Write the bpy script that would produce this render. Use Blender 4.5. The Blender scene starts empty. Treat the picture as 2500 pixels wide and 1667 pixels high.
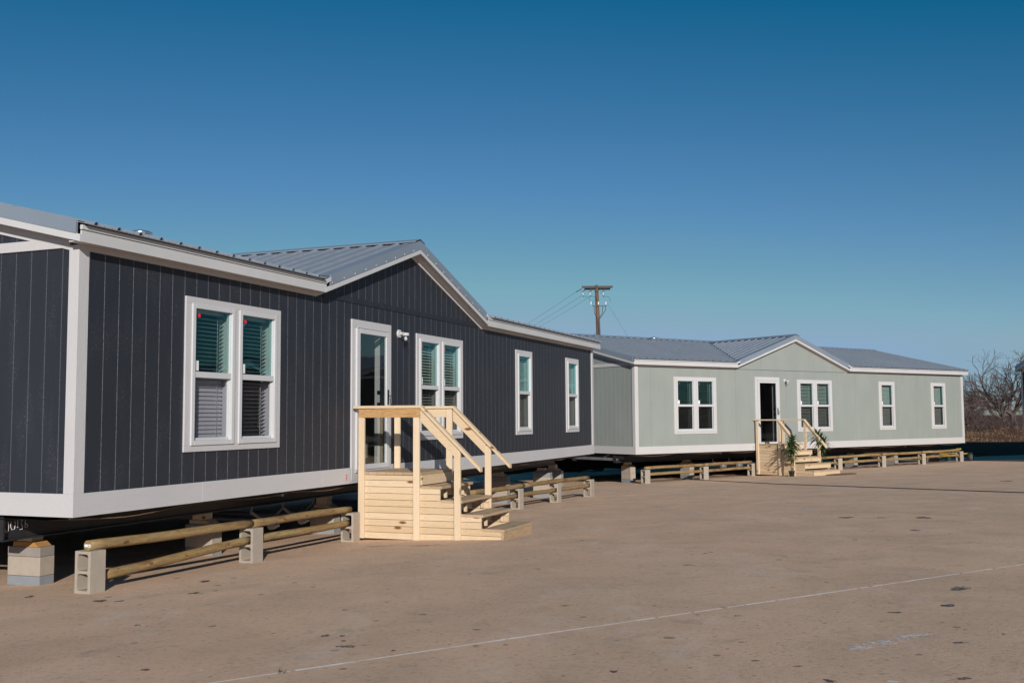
import bpy, bmesh, math, random
from mathutils import Vector, Matrix
R = math.radians
scene = bpy.context.scene
C = bpy.data.collections.new("lot"); scene.collection.children.link(C)
CAMZ = 1.6

# ------------------------------------------------------------------ materials
class NT:
    def __init__(s, name, rough=0.6, spec=0.5, metal=0.0):
        s.m = bpy.data.materials.new(name); s.m.use_nodes = True
        s.t = s.m.node_tree; s.b = s.t.nodes["Principled BSDF"]
        s.b.inputs["Roughness"].default_value = rough
        s.b.inputs["Specular IOR Level"].default_value = spec
        s.b.inputs["Metallic"].default_value = metal
    def n(s, kind, **kw):
        nd = s.t.nodes.new(kind)
        for k, v in kw.items():
            if k.startswith("_"): nd.inputs[k[1:].replace("_", " ")].default_value = v
            else: setattr(nd, k, v)
        return nd
    def l(s, a, b): s.t.links.new(a, b)
    def coords(s, scale=(1, 1, 1), kind="Object", loc=(0, 0, 0)):
        tc = s.n("ShaderNodeTexCoord"); mp = s.n("ShaderNodeMapping")
        mp.inputs["Scale"].default_value = scale; mp.inputs["Location"].default_value = loc
        s.l(tc.outputs[kind], mp.inputs["Vector"]); return mp.outputs[0]
    def noise(s, vec, scale, detail=4, rough=0.55, dist=0.0):
        nd = s.n("ShaderNodeTexNoise"); nd.inputs["Scale"].default_value = scale
        nd.inputs["Detail"].default_value = detail; nd.inputs["Roughness"].default_value = rough
        nd.inputs["Distortion"].default_value = dist
        s.l(vec, nd.inputs["Vector"]); return nd.outputs["Fac"]
    def ramp(s, fac, stops, interp="LINEAR"):
        r = s.n("ShaderNodeValToRGB"); e = r.color_ramp.elements; r.color_ramp.interpolation = interp
        while len(e) < len(stops): e.new(0.5)
        for el, (p, c) in zip(e, stops):
            el.position = p; el.color = (c, c, c, 1) if isinstance(c, (int, float)) else (*c, 1)
        s.l(fac, r.inputs[0]); return r.outputs[0]
    def mix(s, fac, a, b, mode="MIX"):
        m = s.n("ShaderNodeMix", data_type="RGBA", blend_type=mode)
        for sock, v in ((m.inputs[0], fac), (m.inputs[6], a), (m.inputs[7], b)):
            if isinstance(v, bpy.types.NodeSocket): s.l(v, sock)
            elif isinstance(v, (int, float)): sock.default_value = v
            else: sock.default_value = (*v, 1)
        return m.outputs[2]
    def math(s, op, a, b=0.0, c=None):
        m = s.n("ShaderNodeMath", operation=op)
        for i, v in enumerate((a, b, c)):
            if v is None: continue
            if isinstance(v, bpy.types.NodeSocket): s.l(v, m.inputs[i])
            else: m.inputs[i].default_value = v
        return m.outputs[0]
    def bump(s, h, strength=0.3, dist=0.01):
        b = s.n("ShaderNodeBump"); b.inputs["Strength"].default_value = strength
        b.inputs["Distance"].default_value = dist; s.l(h, b.inputs["Height"])
        s.l(b.outputs[0], s.b.inputs["Normal"])
    def col(s, c):
        if isinstance(c, bpy.types.NodeSocket): s.l(c, s.b.inputs["Base Color"])
        else: s.b.inputs["Base Color"].default_value = (*c, 1)

def island(t):
    return t.math("FRACT", t.math("ADD", t.n("ShaderNodeNewGeometry").outputs["Random Per Island"], t.math("MULTIPLY", t.n("ShaderNodeObjectInfo").outputs["Random"], 7.31)))

def plain(name, c, rough=0.6, var=0.12, scale=6.0, metal=0.0, spec=0.5, bump=0.15):
    t = NT(name, rough, spec, metal); v = t.coords()
    f = t.noise(v, scale, 5)
    t.col(t.mix(t.ramp(f, [(0.3, 0.0), (0.7, 1.0)]), tuple(x * (1 - var) for x in c), tuple(min(1, x * (1 + var)) for x in c)))
    if bump: t.bump(t.noise(v, scale * 12, 4), bump, 0.004)
    return t.m

def siding(name, c, line, axis, spacing, off, lw, wood=1.0, lstr=0.75):
    """grooved, wood-grained panel siding: grooves every `spacing` metres along the wall"""
    t = NT(name, 0.55, 0.35); v = t.coords()
    sx = t.n("ShaderNodeSeparateXYZ"); t.l(v, sx.inputs[0]); u = sx.outputs[0 if axis == "x" else 1]
    fr = t.math("FRACT", t.math("DIVIDE", t.math("ADD", u, off), spacing))
    d = t.math("ABSOLUTE", t.math("SUBTRACT", fr, 0.5))
    st = (14, 14, 0.8)
    g = t.noise(t.coords((st[0] * 4, st[1] * 4, 1.2)), 3.0, 6, 0.65, 0.4)
    soft = t.noise(t.coords((1.0, 1.0, 0.35)), 2.2, 4)
    lum = t.mix(t.ramp(g, [(0.35, 0.0), (0.72, 1.0)]), tuple(x * (1 - .12 * wood) for x in c), tuple(x * (1 + .16 * wood) for x in c))
    lum = t.mix(t.math("MULTIPLY", t.ramp(soft, [(0.3, 0.0), (0.75, 1.0)]), .22), lum, tuple(x * 1.5 + .004 for x in c))
    # pale scuffed dashes where the embossed grain catches the brush
    sc = t.noise(t.coords((60, 60, 16.0)), 2.0, 3, 0.7)
    patch = t.noise(t.coords((3.2, 3.2, 0.9)), 1.7, 3)
    dash = t.math("MULTIPLY", t.ramp(sc, [(0.55, 0.0), (0.62, 1.0)]), t.ramp(patch, [(0.50, 0.0), (0.66, 1.0)]))
    lum = t.mix(t.math("MULTIPLY", dash, wood * .42), lum, tuple(min(1, x * 1.6 + .11) for x in c))
    if line is not None:
        m = t.math("LESS_THAN", t.math("SUBTRACT", 0.5, d), lw / spacing / 2)
        brk = t.ramp(t.noise(t.coords((1, 1, 9)), 5.0, 3, .7), [(0.36, 0.35), (0.62, 1.0)])
        lum = t.mix(t.math("MULTIPLY", m, t.math("MULTIPLY", brk, lstr)), lum, line)
        hh = t.math("SUBTRACT", t.math("MULTIPLY", g, .25), t.ramp(t.math("SUBTRACT", 0.5, d), [(0.0, 1.0), (lw / spacing, 0.0)]))
    else:
        hh = g
    t.col(lum); t.bump(hh, 0.35, 0.004)
    return t.m

def wood(name, axis, c1, c2, knots=True, weather=0.0, ks=1.0):
    t = NT(name, 0.62, 0.25)
    isl = island(t)
    sc = [16.0, 16.0, 16.0]; sc["xyz".index(axis)] = 0.9
    tc = t.n("ShaderNodeTexCoord"); add = t.n("ShaderNodeVectorMath", operation="ADD")
    off = t.n("ShaderNodeCombineXYZ")
    for i, k in enumerate((13.1, 7.7, 5.3)): t.l(t.math("MULTIPLY", isl, k), off.inputs[i])
    t.l(tc.outputs["Object"], add.inputs[0]); t.l(off.outputs[0], add.inputs[1])
    mp = t.n("ShaderNodeMapping"); mp.inputs["Scale"].default_value = sc; t.l(add.outputs[0], mp.inputs[0])
    g = t.noise(mp.outputs[0], 1.6, 5, .6, 1.4)
    band = t.math("FRACT", t.math("MULTIPLY", g, 6.0))
    base = t.mix(t.ramp(band, [(0.0, 0.0), (0.75, .55), (0.96, 1.0)]), c1, c2)
    tint = t.ramp(isl, [(0.0, (.86, .82, .75)), (0.3, (.97, .96, .94)), (0.7, (1.04, 1.04, 1.04)), (1.0, (.91, .87, .80))])
    base = t.mix(1.0, base, tint, "MULTIPLY")
    mp2 = t.n("ShaderNodeMapping"); s2 = [7.0, 7.0, 7.0]; s2["xyz".index(axis)] = 2.6
    mp2.inputs["Scale"].default_value = s2; t.l(add.outputs[0], mp2.inputs[0])
    if knots:
        vo = t.n("ShaderNodeTexVoronoi"); vo.inputs["Scale"].default_value = 0.9; t.l(mp2.outputs[0], vo.inputs["Vector"])
        k = t.ramp(vo.outputs["Distance"], [(0.09 * ks, 1.0), (0.17 * ks, 0.0)])
        base = t.mix(k, base, (0.17, 0.075, 0.03))
    if weather:
        w = t.noise(t.coords((2, 2, 2)), 2.0, 5)
        base = t.mix(t.math("MULTIPLY", t.ramp(w, [(0.35, 0.0), (0.7, 1.0)]), weather), base, (0.22, 0.18, 0.10) if ks > 1.5 else (0.30, 0.25, 0.19))
    if ks > 1.5:      # round rails: knots and long brown streaks
        m3 = t.n("ShaderNodeMapping"); m3.inputs["Scale"].default_value = (9, 16, 16); t.l(add.outputs[0], m3.inputs[0])
        kn = t.noise(m3.outputs[0], 1.0, 2, .5)
        base = t.mix(t.math("MULTIPLY", t.ramp(kn, [(0.64, 0.0), (0.70, 1.0)]), .85), base, (0.085, 0.045, 0.02))
        m4 = t.n("ShaderNodeMapping"); m4.inputs["Scale"].default_value = (1.3, 22, 22); t.l(add.outputs[0], m4.inputs[0])
        st_ = t.noise(m4.outputs[0], 1.0, 5, .65)
        base = t.mix(t.math("MULTIPLY", t.ramp(st_, [(0.50, 0.0), (0.62, 1.0)]), .55), base, (0.20, 0.105, 0.04))
        base = t.mix(t.math("MULTIPLY", t.ramp(st_, [(0.30, 1.0), (0.42, 0.0)]), .55), base, (0.44, 0.36, 0.20))
    t.col(base); t.bump(g, 0.2 if ks < 1.5 else .6, 0.003)
    return t.m

M = {}
M['dark'] = siding("dark_siding", (0.0205, 0.0235, 0.032), (0.30, 0.29, 0.30), "x", 0.1988, 0.1988 * .5 - 1.634 % .1988 + .0, 0.0075)
M['dark_end'] = siding("dark_siding_end", (0.0205, 0.0235, 0.032), (0.22, 0.22, 0.24), "y", 0.2, 0.1 - .1, 0.007, lstr=.55)
M['dark_plain'] = siding("dark_siding_plain", (0.0185, 0.022, 0.030), None, "x", 1, 0, 0)
M['sage'] = siding("sage_siding", (0.250, 0.272, 0.250), (0.155, 0.17, 0.155), "x", 1.2, 0.6 - 1.22, 0.014, wood=.22, lstr=.7)
M['sage_end'] = siding("sage_siding_end", (0.255, 0.275, 0.258), (0.45, 0.47, 0.45), "y", 0.2, 0.1 - .14, 0.010, wood=.5)
M['sage_plain'] = siding("sage_siding_plain", (0.250, 0.272, 0.250), None, "x", 1, 0, 0, wood=.3)

def trim_mat(name, c, axis="x"):
    t = NT(name, 0.5, 0.4)
    sc = [30, 30, 30]; sc["xyz".index(axis)] = 2.0
    g = t.noise(t.coords(sc), 1.2, 6, .6, 2.2)
    lo = t.noise(t.coords(), 1.3, 4)
    t.col(t.mix(t.ramp(lo, [(0.3, 0.0), (0.8, 1.0)]), c, tuple(x * .93 for x in c)))
    t.bump(t.math("FRACT", t.math("MULTIPLY", g, 3.0)), 0.32, 0.004)
    return t.m
M['trim'] = trim_mat("white_trim", (0.51, 0.50, 0.505))
M['trim_v'] = trim_mat("white_trim_upright", (0.51, 0.50, 0.505), "z")
M['trim_b'] = trim_mat("cream_white_trim", (0.525, 0.51, 0.50)); M['trim_bv'] = trim_mat("cream_white_trim_upright", (0.525, 0.51, 0.50), "z")
M['vinyl'] = plain("white_vinyl", (0.53, 0.53, 0.54), 0.35, 0.03, 2.0, bump=0)
M['soffit'] = plain("white_soffit", (0.52, 0.50, 0.48), 0.5, 0.05, 3.0)
M['white_metal'] = plain("white_painted_metal", (0.51, 0.505, 0.505), 0.35, 0.04, 3.0, bump=0.05)

def metal_roof():
    t = NT("galvalume_roof", 0.40, 0.5, 0.45); v = t.coords()
    f = t.noise(v, 7.0, 5, .7); g = t.noise(t.coords((1, 1, 1)), 0.7, 3)
    c = t.mix(t.ramp(f, [(0.3, 0.0), (0.7, 1.0)]), (0.31, 0.35, 0.40), (0.37, 0.41, 0.46))
    c = t.mix(t.math("MULTIPLY", t.ramp(g, [(0.35, 0.0), (0.7, 1.0)]), .5), c, (0.27, 0.32, 0.39))
    t.col(c)
    t.l(t.ramp(f, [(0.2, 0.34), (0.8, 0.50)]), t.b.inputs["Roughness"])
    t.bump(t.noise(v, 1.6, 3), 0.12, 0.02)
    return t.m
M['roof'] = metal_roof()
M['flash'] = plain('bent_metal_flashing', (0.27, 0.315, 0.375), 0.42, 0.06, 1.2, metal=.35, bump=.05)
M['steel'] = plain("black_painted_steel", (0.022, 0.022, 0.025), 0.45, 0.3, 5.0)
M['steel_grey'] = plain("grey_steel", (0.22, 0.22, 0.24), 0.45, 0.2, 5.0, metal=.4)
M['galv'] = plain("shiny_vent_metal", (0.62, 0.62, 0.63), 0.25, 0.1, 9.0, metal=.9)
M['belly'] = plain("black_belly_wrap", (0.006, 0.006, 0.007), 0.55, 0.4, 5.0)
M['osb'] = plain("brown_board_edge", (0.16, 0.10, 0.06), 0.8, 0.3, 12.0)
M['rubber'] = plain("black_rubber", (0.018, 0.018, 0.018), 0.7, 0.2, 9.0)
M['black'] = plain("black_hardware", (0.012, 0.012, 0.013), 0.35, 0.1, 9.0, bump=0)
M['room'] = plain("interior_paint", (0.36, 0.33, 0.30), 0.8, 0.05, 1.0)
M['floor_in'] = plain("interior_floor", (0.20, 0.13, 0.08), 0.4, 0.2, 3.0)
M['blind'] = plain("white_blind", (0.62, 0.60, 0.61), 0.5, 0.04, 2.0, bump=0)
M['red'] = plain("red_sticker", (0.70, 0.02, 0.03), 0.5, 0.0, 2.0, bump=0)
M['blue'] = plain("blue_sticker", (0.02, 0.12, 0.40), 0.5, 0.0, 2.0, bump=0)
M['paper'] = plain("white_tag", (0.75, 0.76, 0.74), 0.6, 0.03, 4.0, bump=0)
M['chalk'] = plain("chalk", (0.65, 0.65, 0.64), 0.9, 0.1, 30.0, bump=0)

def glass(name, tint, refl, extra=None, wob=0.0, gc=(0.9, 0.95, 0.95)):
    m = bpy.data.materials.new(name); m.use_nodes = True; t = m.node_tree; t.nodes.clear()
    out = t.nodes.new("ShaderNodeOutputMaterial"); mix = t.nodes.new("ShaderNodeMixShader")
    tr = t.nodes.new("ShaderNodeBsdfTransparent"); tr.inputs[0].default_value = (*tint, 1)
    gl = t.nodes.new("ShaderNodeBsdfGlossy"); gl.inputs["Roughness"].default_value = 0.015
    gl.inputs[0].default_value = (*gc, 1)
    lw0 = t.nodes.new("ShaderNodeLayerWeight"); lw0.inputs[0].default_value = 0.5
    lw = t.nodes.new("ShaderNodeMath"); lw.operation = "POWER"; lw.inputs[1].default_value = 4.5; t.links.new(lw0.outputs["Facing"], lw.inputs[0])
    ma = t.nodes.new("ShaderNodeMath"); ma.operation = "MULTIPLY_ADD"; ma.inputs[1].default_value = refl[1]; ma.inputs[2].default_value = refl[0]
    t.links.new(lw.outputs[0], ma.inputs[0]); t.links.new(ma.outputs[0], mix.inputs[0])
    if wob:
        tc = t.nodes.new("ShaderNodeTexCoord"); no = t.nodes.new("ShaderNodeTexNoise"); no.inputs["Scale"].default_value = 2.3; no.inputs["Detail"].default_value = 1
        bu = t.nodes.new("ShaderNodeBump"); bu.inputs["Strength"].default_value = wob; bu.inputs["Distance"].default_value = 0.02
        t.links.new(tc.outputs["Object"], no.inputs["Vector"]); t.links.new(no.outputs[0], bu.inputs["Height"])
        t.links.new(bu.outputs[0], gl.inputs["Normal"])
    last = tr.outputs[0]
    if extra:
        df = t.nodes.new("ShaderNodeBsdfDiffuse"); df.inputs[0].default_value = (*extra[0], 1)
        m2 = t.nodes.new("ShaderNodeMixShader"); m2.inputs[0].default_value = extra[1]
        t.links.new(last, m2.inputs[1]); t.links.new(df.outputs[0], m2.inputs[2]); last = m2.outputs[0]
    t.links.new(last, mix.inputs[1]); t.links.new(gl.outputs[0], mix.inputs[2]); t.links.new(mix.outputs[0], out.inputs[0])
    return m
M['glass_up'] = glass("teal_low_e_glass", (0.77, 0.84, 0.81), (0.060, .6), wob=.06, gc=(.25, .85, 1.0))
M['glass_lo'] = glass("screened_glass", (0.86, 0.87, 0.89), (0.0, .12), ((0.08, 0.08, 0.09), 0.10))
M['glass_lo_dark'] = glass("dark_screened_glass", (0.68, 0.70, 0.68), (0.0, .15), ((0.04, 0.042, 0.042), 0.10))
M['glass_door'] = glass("clear_door_glass", (0.86, 0.88, 0.87), (0.075, .9), wob=.05)
M['glass_jar'] = glass("clear_jar_glass", (0.93, 0.94, 0.94), (0.03, .8))

M['pine_x'] = wood("pine_along_x", "x", (0.66, 0.52, 0.36), (0.56, 0.42, 0.265))
M['pine_y'] = wood("pine_along_y", "y", (0.66, 0.52, 0.36), (0.56, 0.42, 0.265))
M['pine_z'] = wood("pine_upright", "z", (0.67, 0.54, 0.39), (0.59, 0.455, 0.30))
M['pine_tread'] = wood("worn_pine_tread", "y", (0.50, 0.36, 0.23), (0.42, 0.28, 0.16), weather=.55)
M['pine_bold'] = wood("bold_grained_pine", "y", (0.50, 0.37, 0.235), (0.33, 0.20, 0.105), knots=False)
M['pine_bold_x'] = wood("bold_grained_pine_rail", "x", (0.60, 0.40, 0.20), (0.33, 0.16, 0.055))
M['log'] = wood("treated_round_rail", "x", (0.37, 0.25, 0.11), (0.14, 0.08, 0.03), weather=.45, ks=2.3)
M['shim'] = wood("orange_wood_shim", "x", (0.50, 0.28, 0.10), (0.36, 0.17, 0.05), knots=False)

def cmu(name, c):
    t = NT(name, 0.9, 0.2); v = t.coords()
    f = t.noise(v, 9.0, 6, .7); g = t.noise(v, 120.0, 3, .8); isl = t.n("ShaderNodeObjectInfo").outputs["Random"]
    k = t.mix(t.ramp(f, [(0.3, 0.0), (0.75, 1.0)]), tuple(x * .88 for x in c), tuple(x * 1.06 for x in c))
    k = t.mix(t.ramp(g, [(0.3, .35), (0.5, 0.0)]), k, tuple(x * .62 for x in c))
    k = t.mix(1.0, k, t.ramp(isl, [(0.0, (.92, .92, .93)), (1.0, (1.06, 1.03, 1.0))]), "MULTIPLY")
    t.col(k); t.bump(g, 0.6, 0.004)
    return t.m
M['cmu'] = cmu("tan_concrete_block", (0.385, 0.335, 0.275))
M['cmu_grey'] = cmu("grey_concrete_block", (0.26, 0.275, 0.29))
M['cmu_old'] = cmu("weathered_concrete_block", (0.29, 0.26, 0.235))

def concrete():
    t = NT("brown_concrete_paving", 0.85, 0.25); v = t.coords(); 
    big = t.noise(v, 0.16, 5, .6); mid = t.noise(v, 0.9, 6, .65, .6); fine = t.noise(v, 26.0, 5, .75); grit = t.noise(v, 170.0, 2, .8)
    st = t.noise(t.coords((1.0, .32, 1)), .9, 6, .65, .8)
    c = t.mix(t.ramp(big, [(0.3, 0.0), (0.7, 1.0)]), (0.770, 0.520, 0.350), (0.670, 0.465, 0.328))
    c = t.mix(t.math("MULTIPLY", t.ramp(mid, [(0.40, 0.0), (0.66, 1.0)]), .62), c, (0.53, 0.365, 0.250))
    c = t.mix(t.math("MULTIPLY", t.ramp(st, [(0.52, 0.0), (0.72, 1.0)]), .30), c, (0.84, 0.60, 0.46))
    c = t.mix(t.ramp(fine, [(0.32, .55), (0.47, 0.0)]), c, (0.27, 0.19, 0.145))
    c = t.mix(t.ramp(fine, [(0.60, 0.0), (0.75, .4)]), c, (0.88, 0.66, 0.52))
    c = t.mix(t.ramp(grit, [(0.25, .35), (0.45, 0.0)]), c, (0.25, 0.18, 0.14))
    # small dark pits and spots, pale chips
    wn = t.n("ShaderNodeTexVoronoi"); wn.inputs["Scale"].default_value = 5.5
    nv = t.n("ShaderNodeVectorMath", operation="ADD"); nz = t.n("ShaderNodeTexNoise"); nz.inputs["Scale"].default_value = 9
    t.l(v, nz.inputs["Vector"]); sc = t.n("ShaderNodeVectorMath", operation="SCALE"); sc.inputs[3].default_value = .05
    t.l(nz.outputs["Color"], sc.inputs[0]); t.l(v, nv.inputs[0]); t.l(sc.outputs[0], nv.inputs[1]); t.l(nv.outputs[0], wn.inputs["Vector"])
    keep = t.ramp(t.n("ShaderNodeSeparateColor").outputs[0], [(0, 0), (1, 1)])
    sp = t.n("ShaderNodeSeparateColor"); t.l(wn.outputs["Color"], sp.inputs[0])
    size = t.math("MULTIPLY", t.math("POWER", sp.outputs[1], 3.0), .20)
    dark = t.math("MULTIPLY", t.math("LESS_THAN", wn.outputs["Distance"], size), t.math("GREATER_THAN", sp.outputs[0], .35))
    c = t.mix(t.math("MULTIPLY", dark, .62), c, (0.13, 0.10, 0.09))
    w3 = t.n("ShaderNodeTexVoronoi"); w3.inputs["Scale"].default_value = 13.0; t.l(nv.outputs[0], w3.inputs["Vector"])
    s3 = t.n("ShaderNodeSeparateColor"); t.l(w3.outputs["Color"], s3.inputs[0])
    d3 = t.math("MULTIPLY", t.math("LESS_THAN", w3.outputs["Distance"], t.math("MULTIPLY", s3.outputs[1], .20)), t.math("GREATER_THAN", s3.outputs[0], .62))
    c = t.mix(t.math("MULTIPLY", d3, .58), c, (0.20, 0.15, 0.125))
    blot = t.noise(v, 3.1, 6, .72, .5)
    c = t.mix(t.math("MULTIPLY", t.ramp(blot, [(0.56, 0.0), (0.70, 1.0)]), .40), c, (0.30, 0.235, 0.205))
    dust = t.noise(t.coords((1, .5, 1), loc=(3, 7, 0)), 1.4, 7, .75, .4)
    c = t.mix(t.math("MULTIPLY", t.ramp(dust, [(0.54, 0.0), (0.70, 1.0)]), .32), c, (0.82, 0.69, 0.60))
    w2 = t.n("ShaderNodeTexVoronoi"); w2.inputs["Scale"].default_value = 2.1; t.l(nv.outputs[0], w2.inputs["Vector"])
    s2 = t.n("ShaderNodeSeparateColor"); t.l(w2.outputs["Color"], s2.inputs[0])
    pale = t.math("MULTIPLY", t.math("LESS_THAN", w2.outputs["Distance"], t.math("MULTIPLY", t.math("POWER", s2.outputs[1], 4.0), .075)), t.math("GREATER_THAN", s2.outputs[2], .3))
    c = t.mix(t.math("MULTIPLY", pale, .7), c, (0.82, 0.75, 0.68))
    t.col(c); t.bump(t.math("ADD", fine, t.math("MULTIPLY", grit, .5)), 0.7, 0.009)
    return t.m
M['ground'] = concrete()
def grassy():
    t = NT("dry_grass_earth", 0.95, 0.1); v = t.coords()
    a = t.noise(v, .5, 6, .7); b = t.noise(v, 6.0, 6, .8)
    c = t.mix(t.ramp(a, [(0.35, 0.0), (0.65, 1.0)]), (0.15, 0.070, 0.042), (0.20, 0.115, 0.065))
    c = t.mix(t.ramp(b, [(0.35, 0.0), (0.7, .8)]), c, (0.10, 0.062, 0.04))
    t.col(c); t.bump(b, 1.0, .08); return t.m
M['earth'] = grassy()
M['blade'] = plain("dry_grass_blade", (0.22, 0.125, 0.065), 0.8, 0.35, .6, bump=0)
M['bark'] = plain("grey_brown_bark", (0.085, 0.065, 0.058), 0.9, 0.35, 3.0, bump=0)
M['twig'] = plain("reddish_twig", (0.105, 0.070, 0.062), 0.9, 0.35, .4, bump=0)
M['leaf'] = plain("glossy_green_leaf", (0.022, 0.062, 0.014), 0.35, 0.5, 9.0, bump=0)
M['stem'] = plain("cane_stem", (0.22, 0.15, 0.06), 0.7, 0.3, 9.0)
M['mat'] = plain("brown_coir_mat", (0.20, 0.11, 0.05), 0.95, 0.25, 30.0, bump=.8)
M['pole'] = wood("creosoted_pole", "z", (0.19, 0.115, 0.075), (0.11, 0.065, 0.042), knots=False)
M['arm'] = plain('weathered_crossarm', (0.075, 0.055, 0.045), 0.8, 0.2, 5.0)
M['porcelain'] = plain("pale_porcelain", (0.62, 0.62, 0.64), 0.3, 0.05, 4.0, bump=0)
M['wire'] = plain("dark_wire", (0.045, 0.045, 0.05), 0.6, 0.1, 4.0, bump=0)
M['yellow'] = plain("yellow_paint", (0.50, 0.36, 0.04), 0.4, 0.15, 6.0)
M['trailer'] = plain("shade_toned_trailer_skin", (0.16, 0.19, 0.24), 0.4, 0.05, 2.0)  # white skin darkened to blue-grey, shade put into the colour
M['stain'] = plain("dark_oil_stain", (0.105, 0.092, 0.090), 0.6, 0.5, 14.0, bump=.3)
M['scuff'] = plain("pale_paint_scuff", (0.76, 0.70, 0.66), 0.8, 0.2, 18.0, bump=.3)
M['line'] = plain("white_joint_sealant", (0.86, 0.80, 0.74), 0.8, 0.15, 10.0, bump=.3)
M['redstain'] = plain("red_chalk_stain", (0.50, 0.29, 0.225), 0.85, 0.15, 10.0, bump=.3)
M['ochre'] = plain("ochre_stain", (0.46, 0.34, 0.22), 0.85, 0.15, 10.0, bump=.3)
M['flower'] = plain("cream_flower", (0.62, 0.57, 0.48), 0.7, 0.25, 30.0)
M['inner_wood'] = plain("brown_table_wood", (0.16, 0.075, 0.035), 0.45, 0.3, 5.0)

# ------------------------------------------------------------------ mesh builder
class MB:
    def __init__(s): s.v = []; s.f = []
    def add(s, vs, fs):
        n = len(s.v); s.v += [tuple(v) for v in vs]; s.f += [tuple(i + n for i in f) for f in fs]; return s
    def box(s, x0, x1, y0, y1, z0, z1):
        vs = [(x0, y0, z0), (x1, y0, z0), (x1, y1, z0), (x0, y1, z0), (x0, y0, z1), (x1, y0, z1), (x1, y1, z1), (x0, y1, z1)]
        return s.add(vs, [(0, 3, 2, 1), (4, 5, 6, 7), (0, 1, 5, 4), (1, 2, 6, 5), (2, 3, 7, 6), (3, 0, 4, 7)])
    def hexa(s, p):   # 8 arbitrary points, order as box
        return s.add(p, [(0, 3, 2, 1), (4, 5, 6, 7), (0, 1, 5, 4), (1, 2, 6, 5), (2, 3, 7, 6), (3, 0, 4, 7)])
    def prism(s, poly, d):   # polygon extruded along vector d
        n = len(poly); d = Vector(d); p = [Vector(v) for v in poly]
        return s.add(p + [v + d for v in p], [tuple(range(n))[::-1], tuple(range(n, 2 * n))] + [(i, (i + 1) % n, (i + 1) % n + n, i + n) for i in range(n)])
    def tube(s, pts, radii, n=8, caps=True, rnd=0.0, rg=None):
        pts = [Vector(p) for p in pts]
        if not isinstance(radii, (list, tuple)): radii = [radii] * len(pts)
        rings = []; prev = None
        for i, p in enumerate(pts):
            d = (pts[min(i + 1, len(pts) - 1)] - pts[max(i - 1, 0)]).normalized()
            if prev is None: a = d.orthogonal().normalized()
            else: a = (prev - d * prev.dot(d)); a = a.normalized() if a.length > 1e-6 else d.orthogonal().normalized()
            prev = a; b = d.cross(a); ring = []
            for k in range(n):
                t = 2 * math.pi * k / n; r = radii[i] * (1 + (rg.uniform(-rnd, rnd) if rnd else 0))
                ring.append(p + a * math.cos(t) * r + b * math.sin(t) * r)
            rings.append(ring)
        vs = [v for r in rings for v in r]; fs = []
        for i in range(len(pts) - 1):
            for k in range(n): fs.append((i * n + k, i * n + (k + 1) % n, (i + 1) * n + (k + 1) % n, (i + 1) * n + k))
        if caps: fs.append(tuple(range(n))[::-1]); fs.append(tuple((len(pts) - 1) * n + k for k in range(n)))
        return s.add(vs, fs)
    def lathe(s, prof, c=(0, 0, 0), n=20):
        vs = []; fs = []
        for r, z in prof:
            for k in range(n):
                t = 2 * math.pi * k / n; vs.append((c[0] + r * math.cos(t), c[1] + r * math.sin(t), c[2] + z))
        for i in range(len(prof) - 1):
            for k in range(n): fs.append((i * n + k, i * n + (k + 1) % n, (i + 1) * n + (k + 1) % n, (i + 1) * n + k))
        fs.append(tuple(range(n))[::-1]); fs.append(tuple((len(prof) - 1) * n + k for k in range(n)))
        return s.add(vs, fs)
    def build(s, name, mat, parent=None, bevel=0.0, smooth=False, **tags):
        me = bpy.data.meshes.new(name); me.from_pydata(s.v, [], s.f); me.update()
        me.materials.append(M[mat] if isinstance(mat, str) else mat)
        o = bpy.data.objects.new(name, me); C.objects.link(o)
        if parent: o.parent = parent
        if smooth:
            for p in me.polygons: p.use_smooth = True
        if bevel:
            b = o.modifiers.new("edge", "BEVEL"); b.width = bevel; b.segments = 2; b.limit_method = "ANGLE"; b.angle_limit = R(40)
        for k, v in tags.items(): o[k] = v
        return o

def build_pieces(mb, name, mat, parent, **kw):
    """each separate board becomes an object of its own"""
    par = list(range(len(mb.v)))
    def find(i):
        while par[i] != i: par[i] = par[par[i]]; i = par[i]
        return i
    for f in mb.f:
        for j in f[1:]: par[find(j)] = find(f[0])
    groups = {}
    for f in mb.f: groups.setdefault(find(f[0]), []).append(f)
    out = []
    for fs in groups.values():
        ids = sorted({i for f in fs for i in f}); mp = {i: k for k, i in enumerate(ids)}
        m = MB(); m.v = [mb.v[i] for i in ids]; m.f = [tuple(mp[i] for i in f) for f in fs]; out.append(m.build(name, mat, parent, **kw))
    return out

def thing(name, label, cat, loc=(0, 0, 0), rz=0.0, group=None):
    o = bpy.data.objects.new(name, None); C.objects.link(o); o.empty_display_size = .3
    o.location = loc; o.rotation_euler = (0, 0, rz); o["label"] = label; o["category"] = cat
    if group: o["group"] = group
    return o
def copy_tree(o, parent=None):
    c = o.copy(); C.objects.link(c); c.parent = parent
    for ch in list(o.children): copy_tree(ch, c)
    return c

# ------------------------------------------------------------------ ground
GX, GY, G0 = .0306, -.0278, CAMZ - 1.2387
def plane(x, y): return G0 + GX * x + GY * y
def sst(a, b, x):
    t = max(0, min(1, (x - a) / (b - a))); return t * t * (3 - 2 * t)

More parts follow.
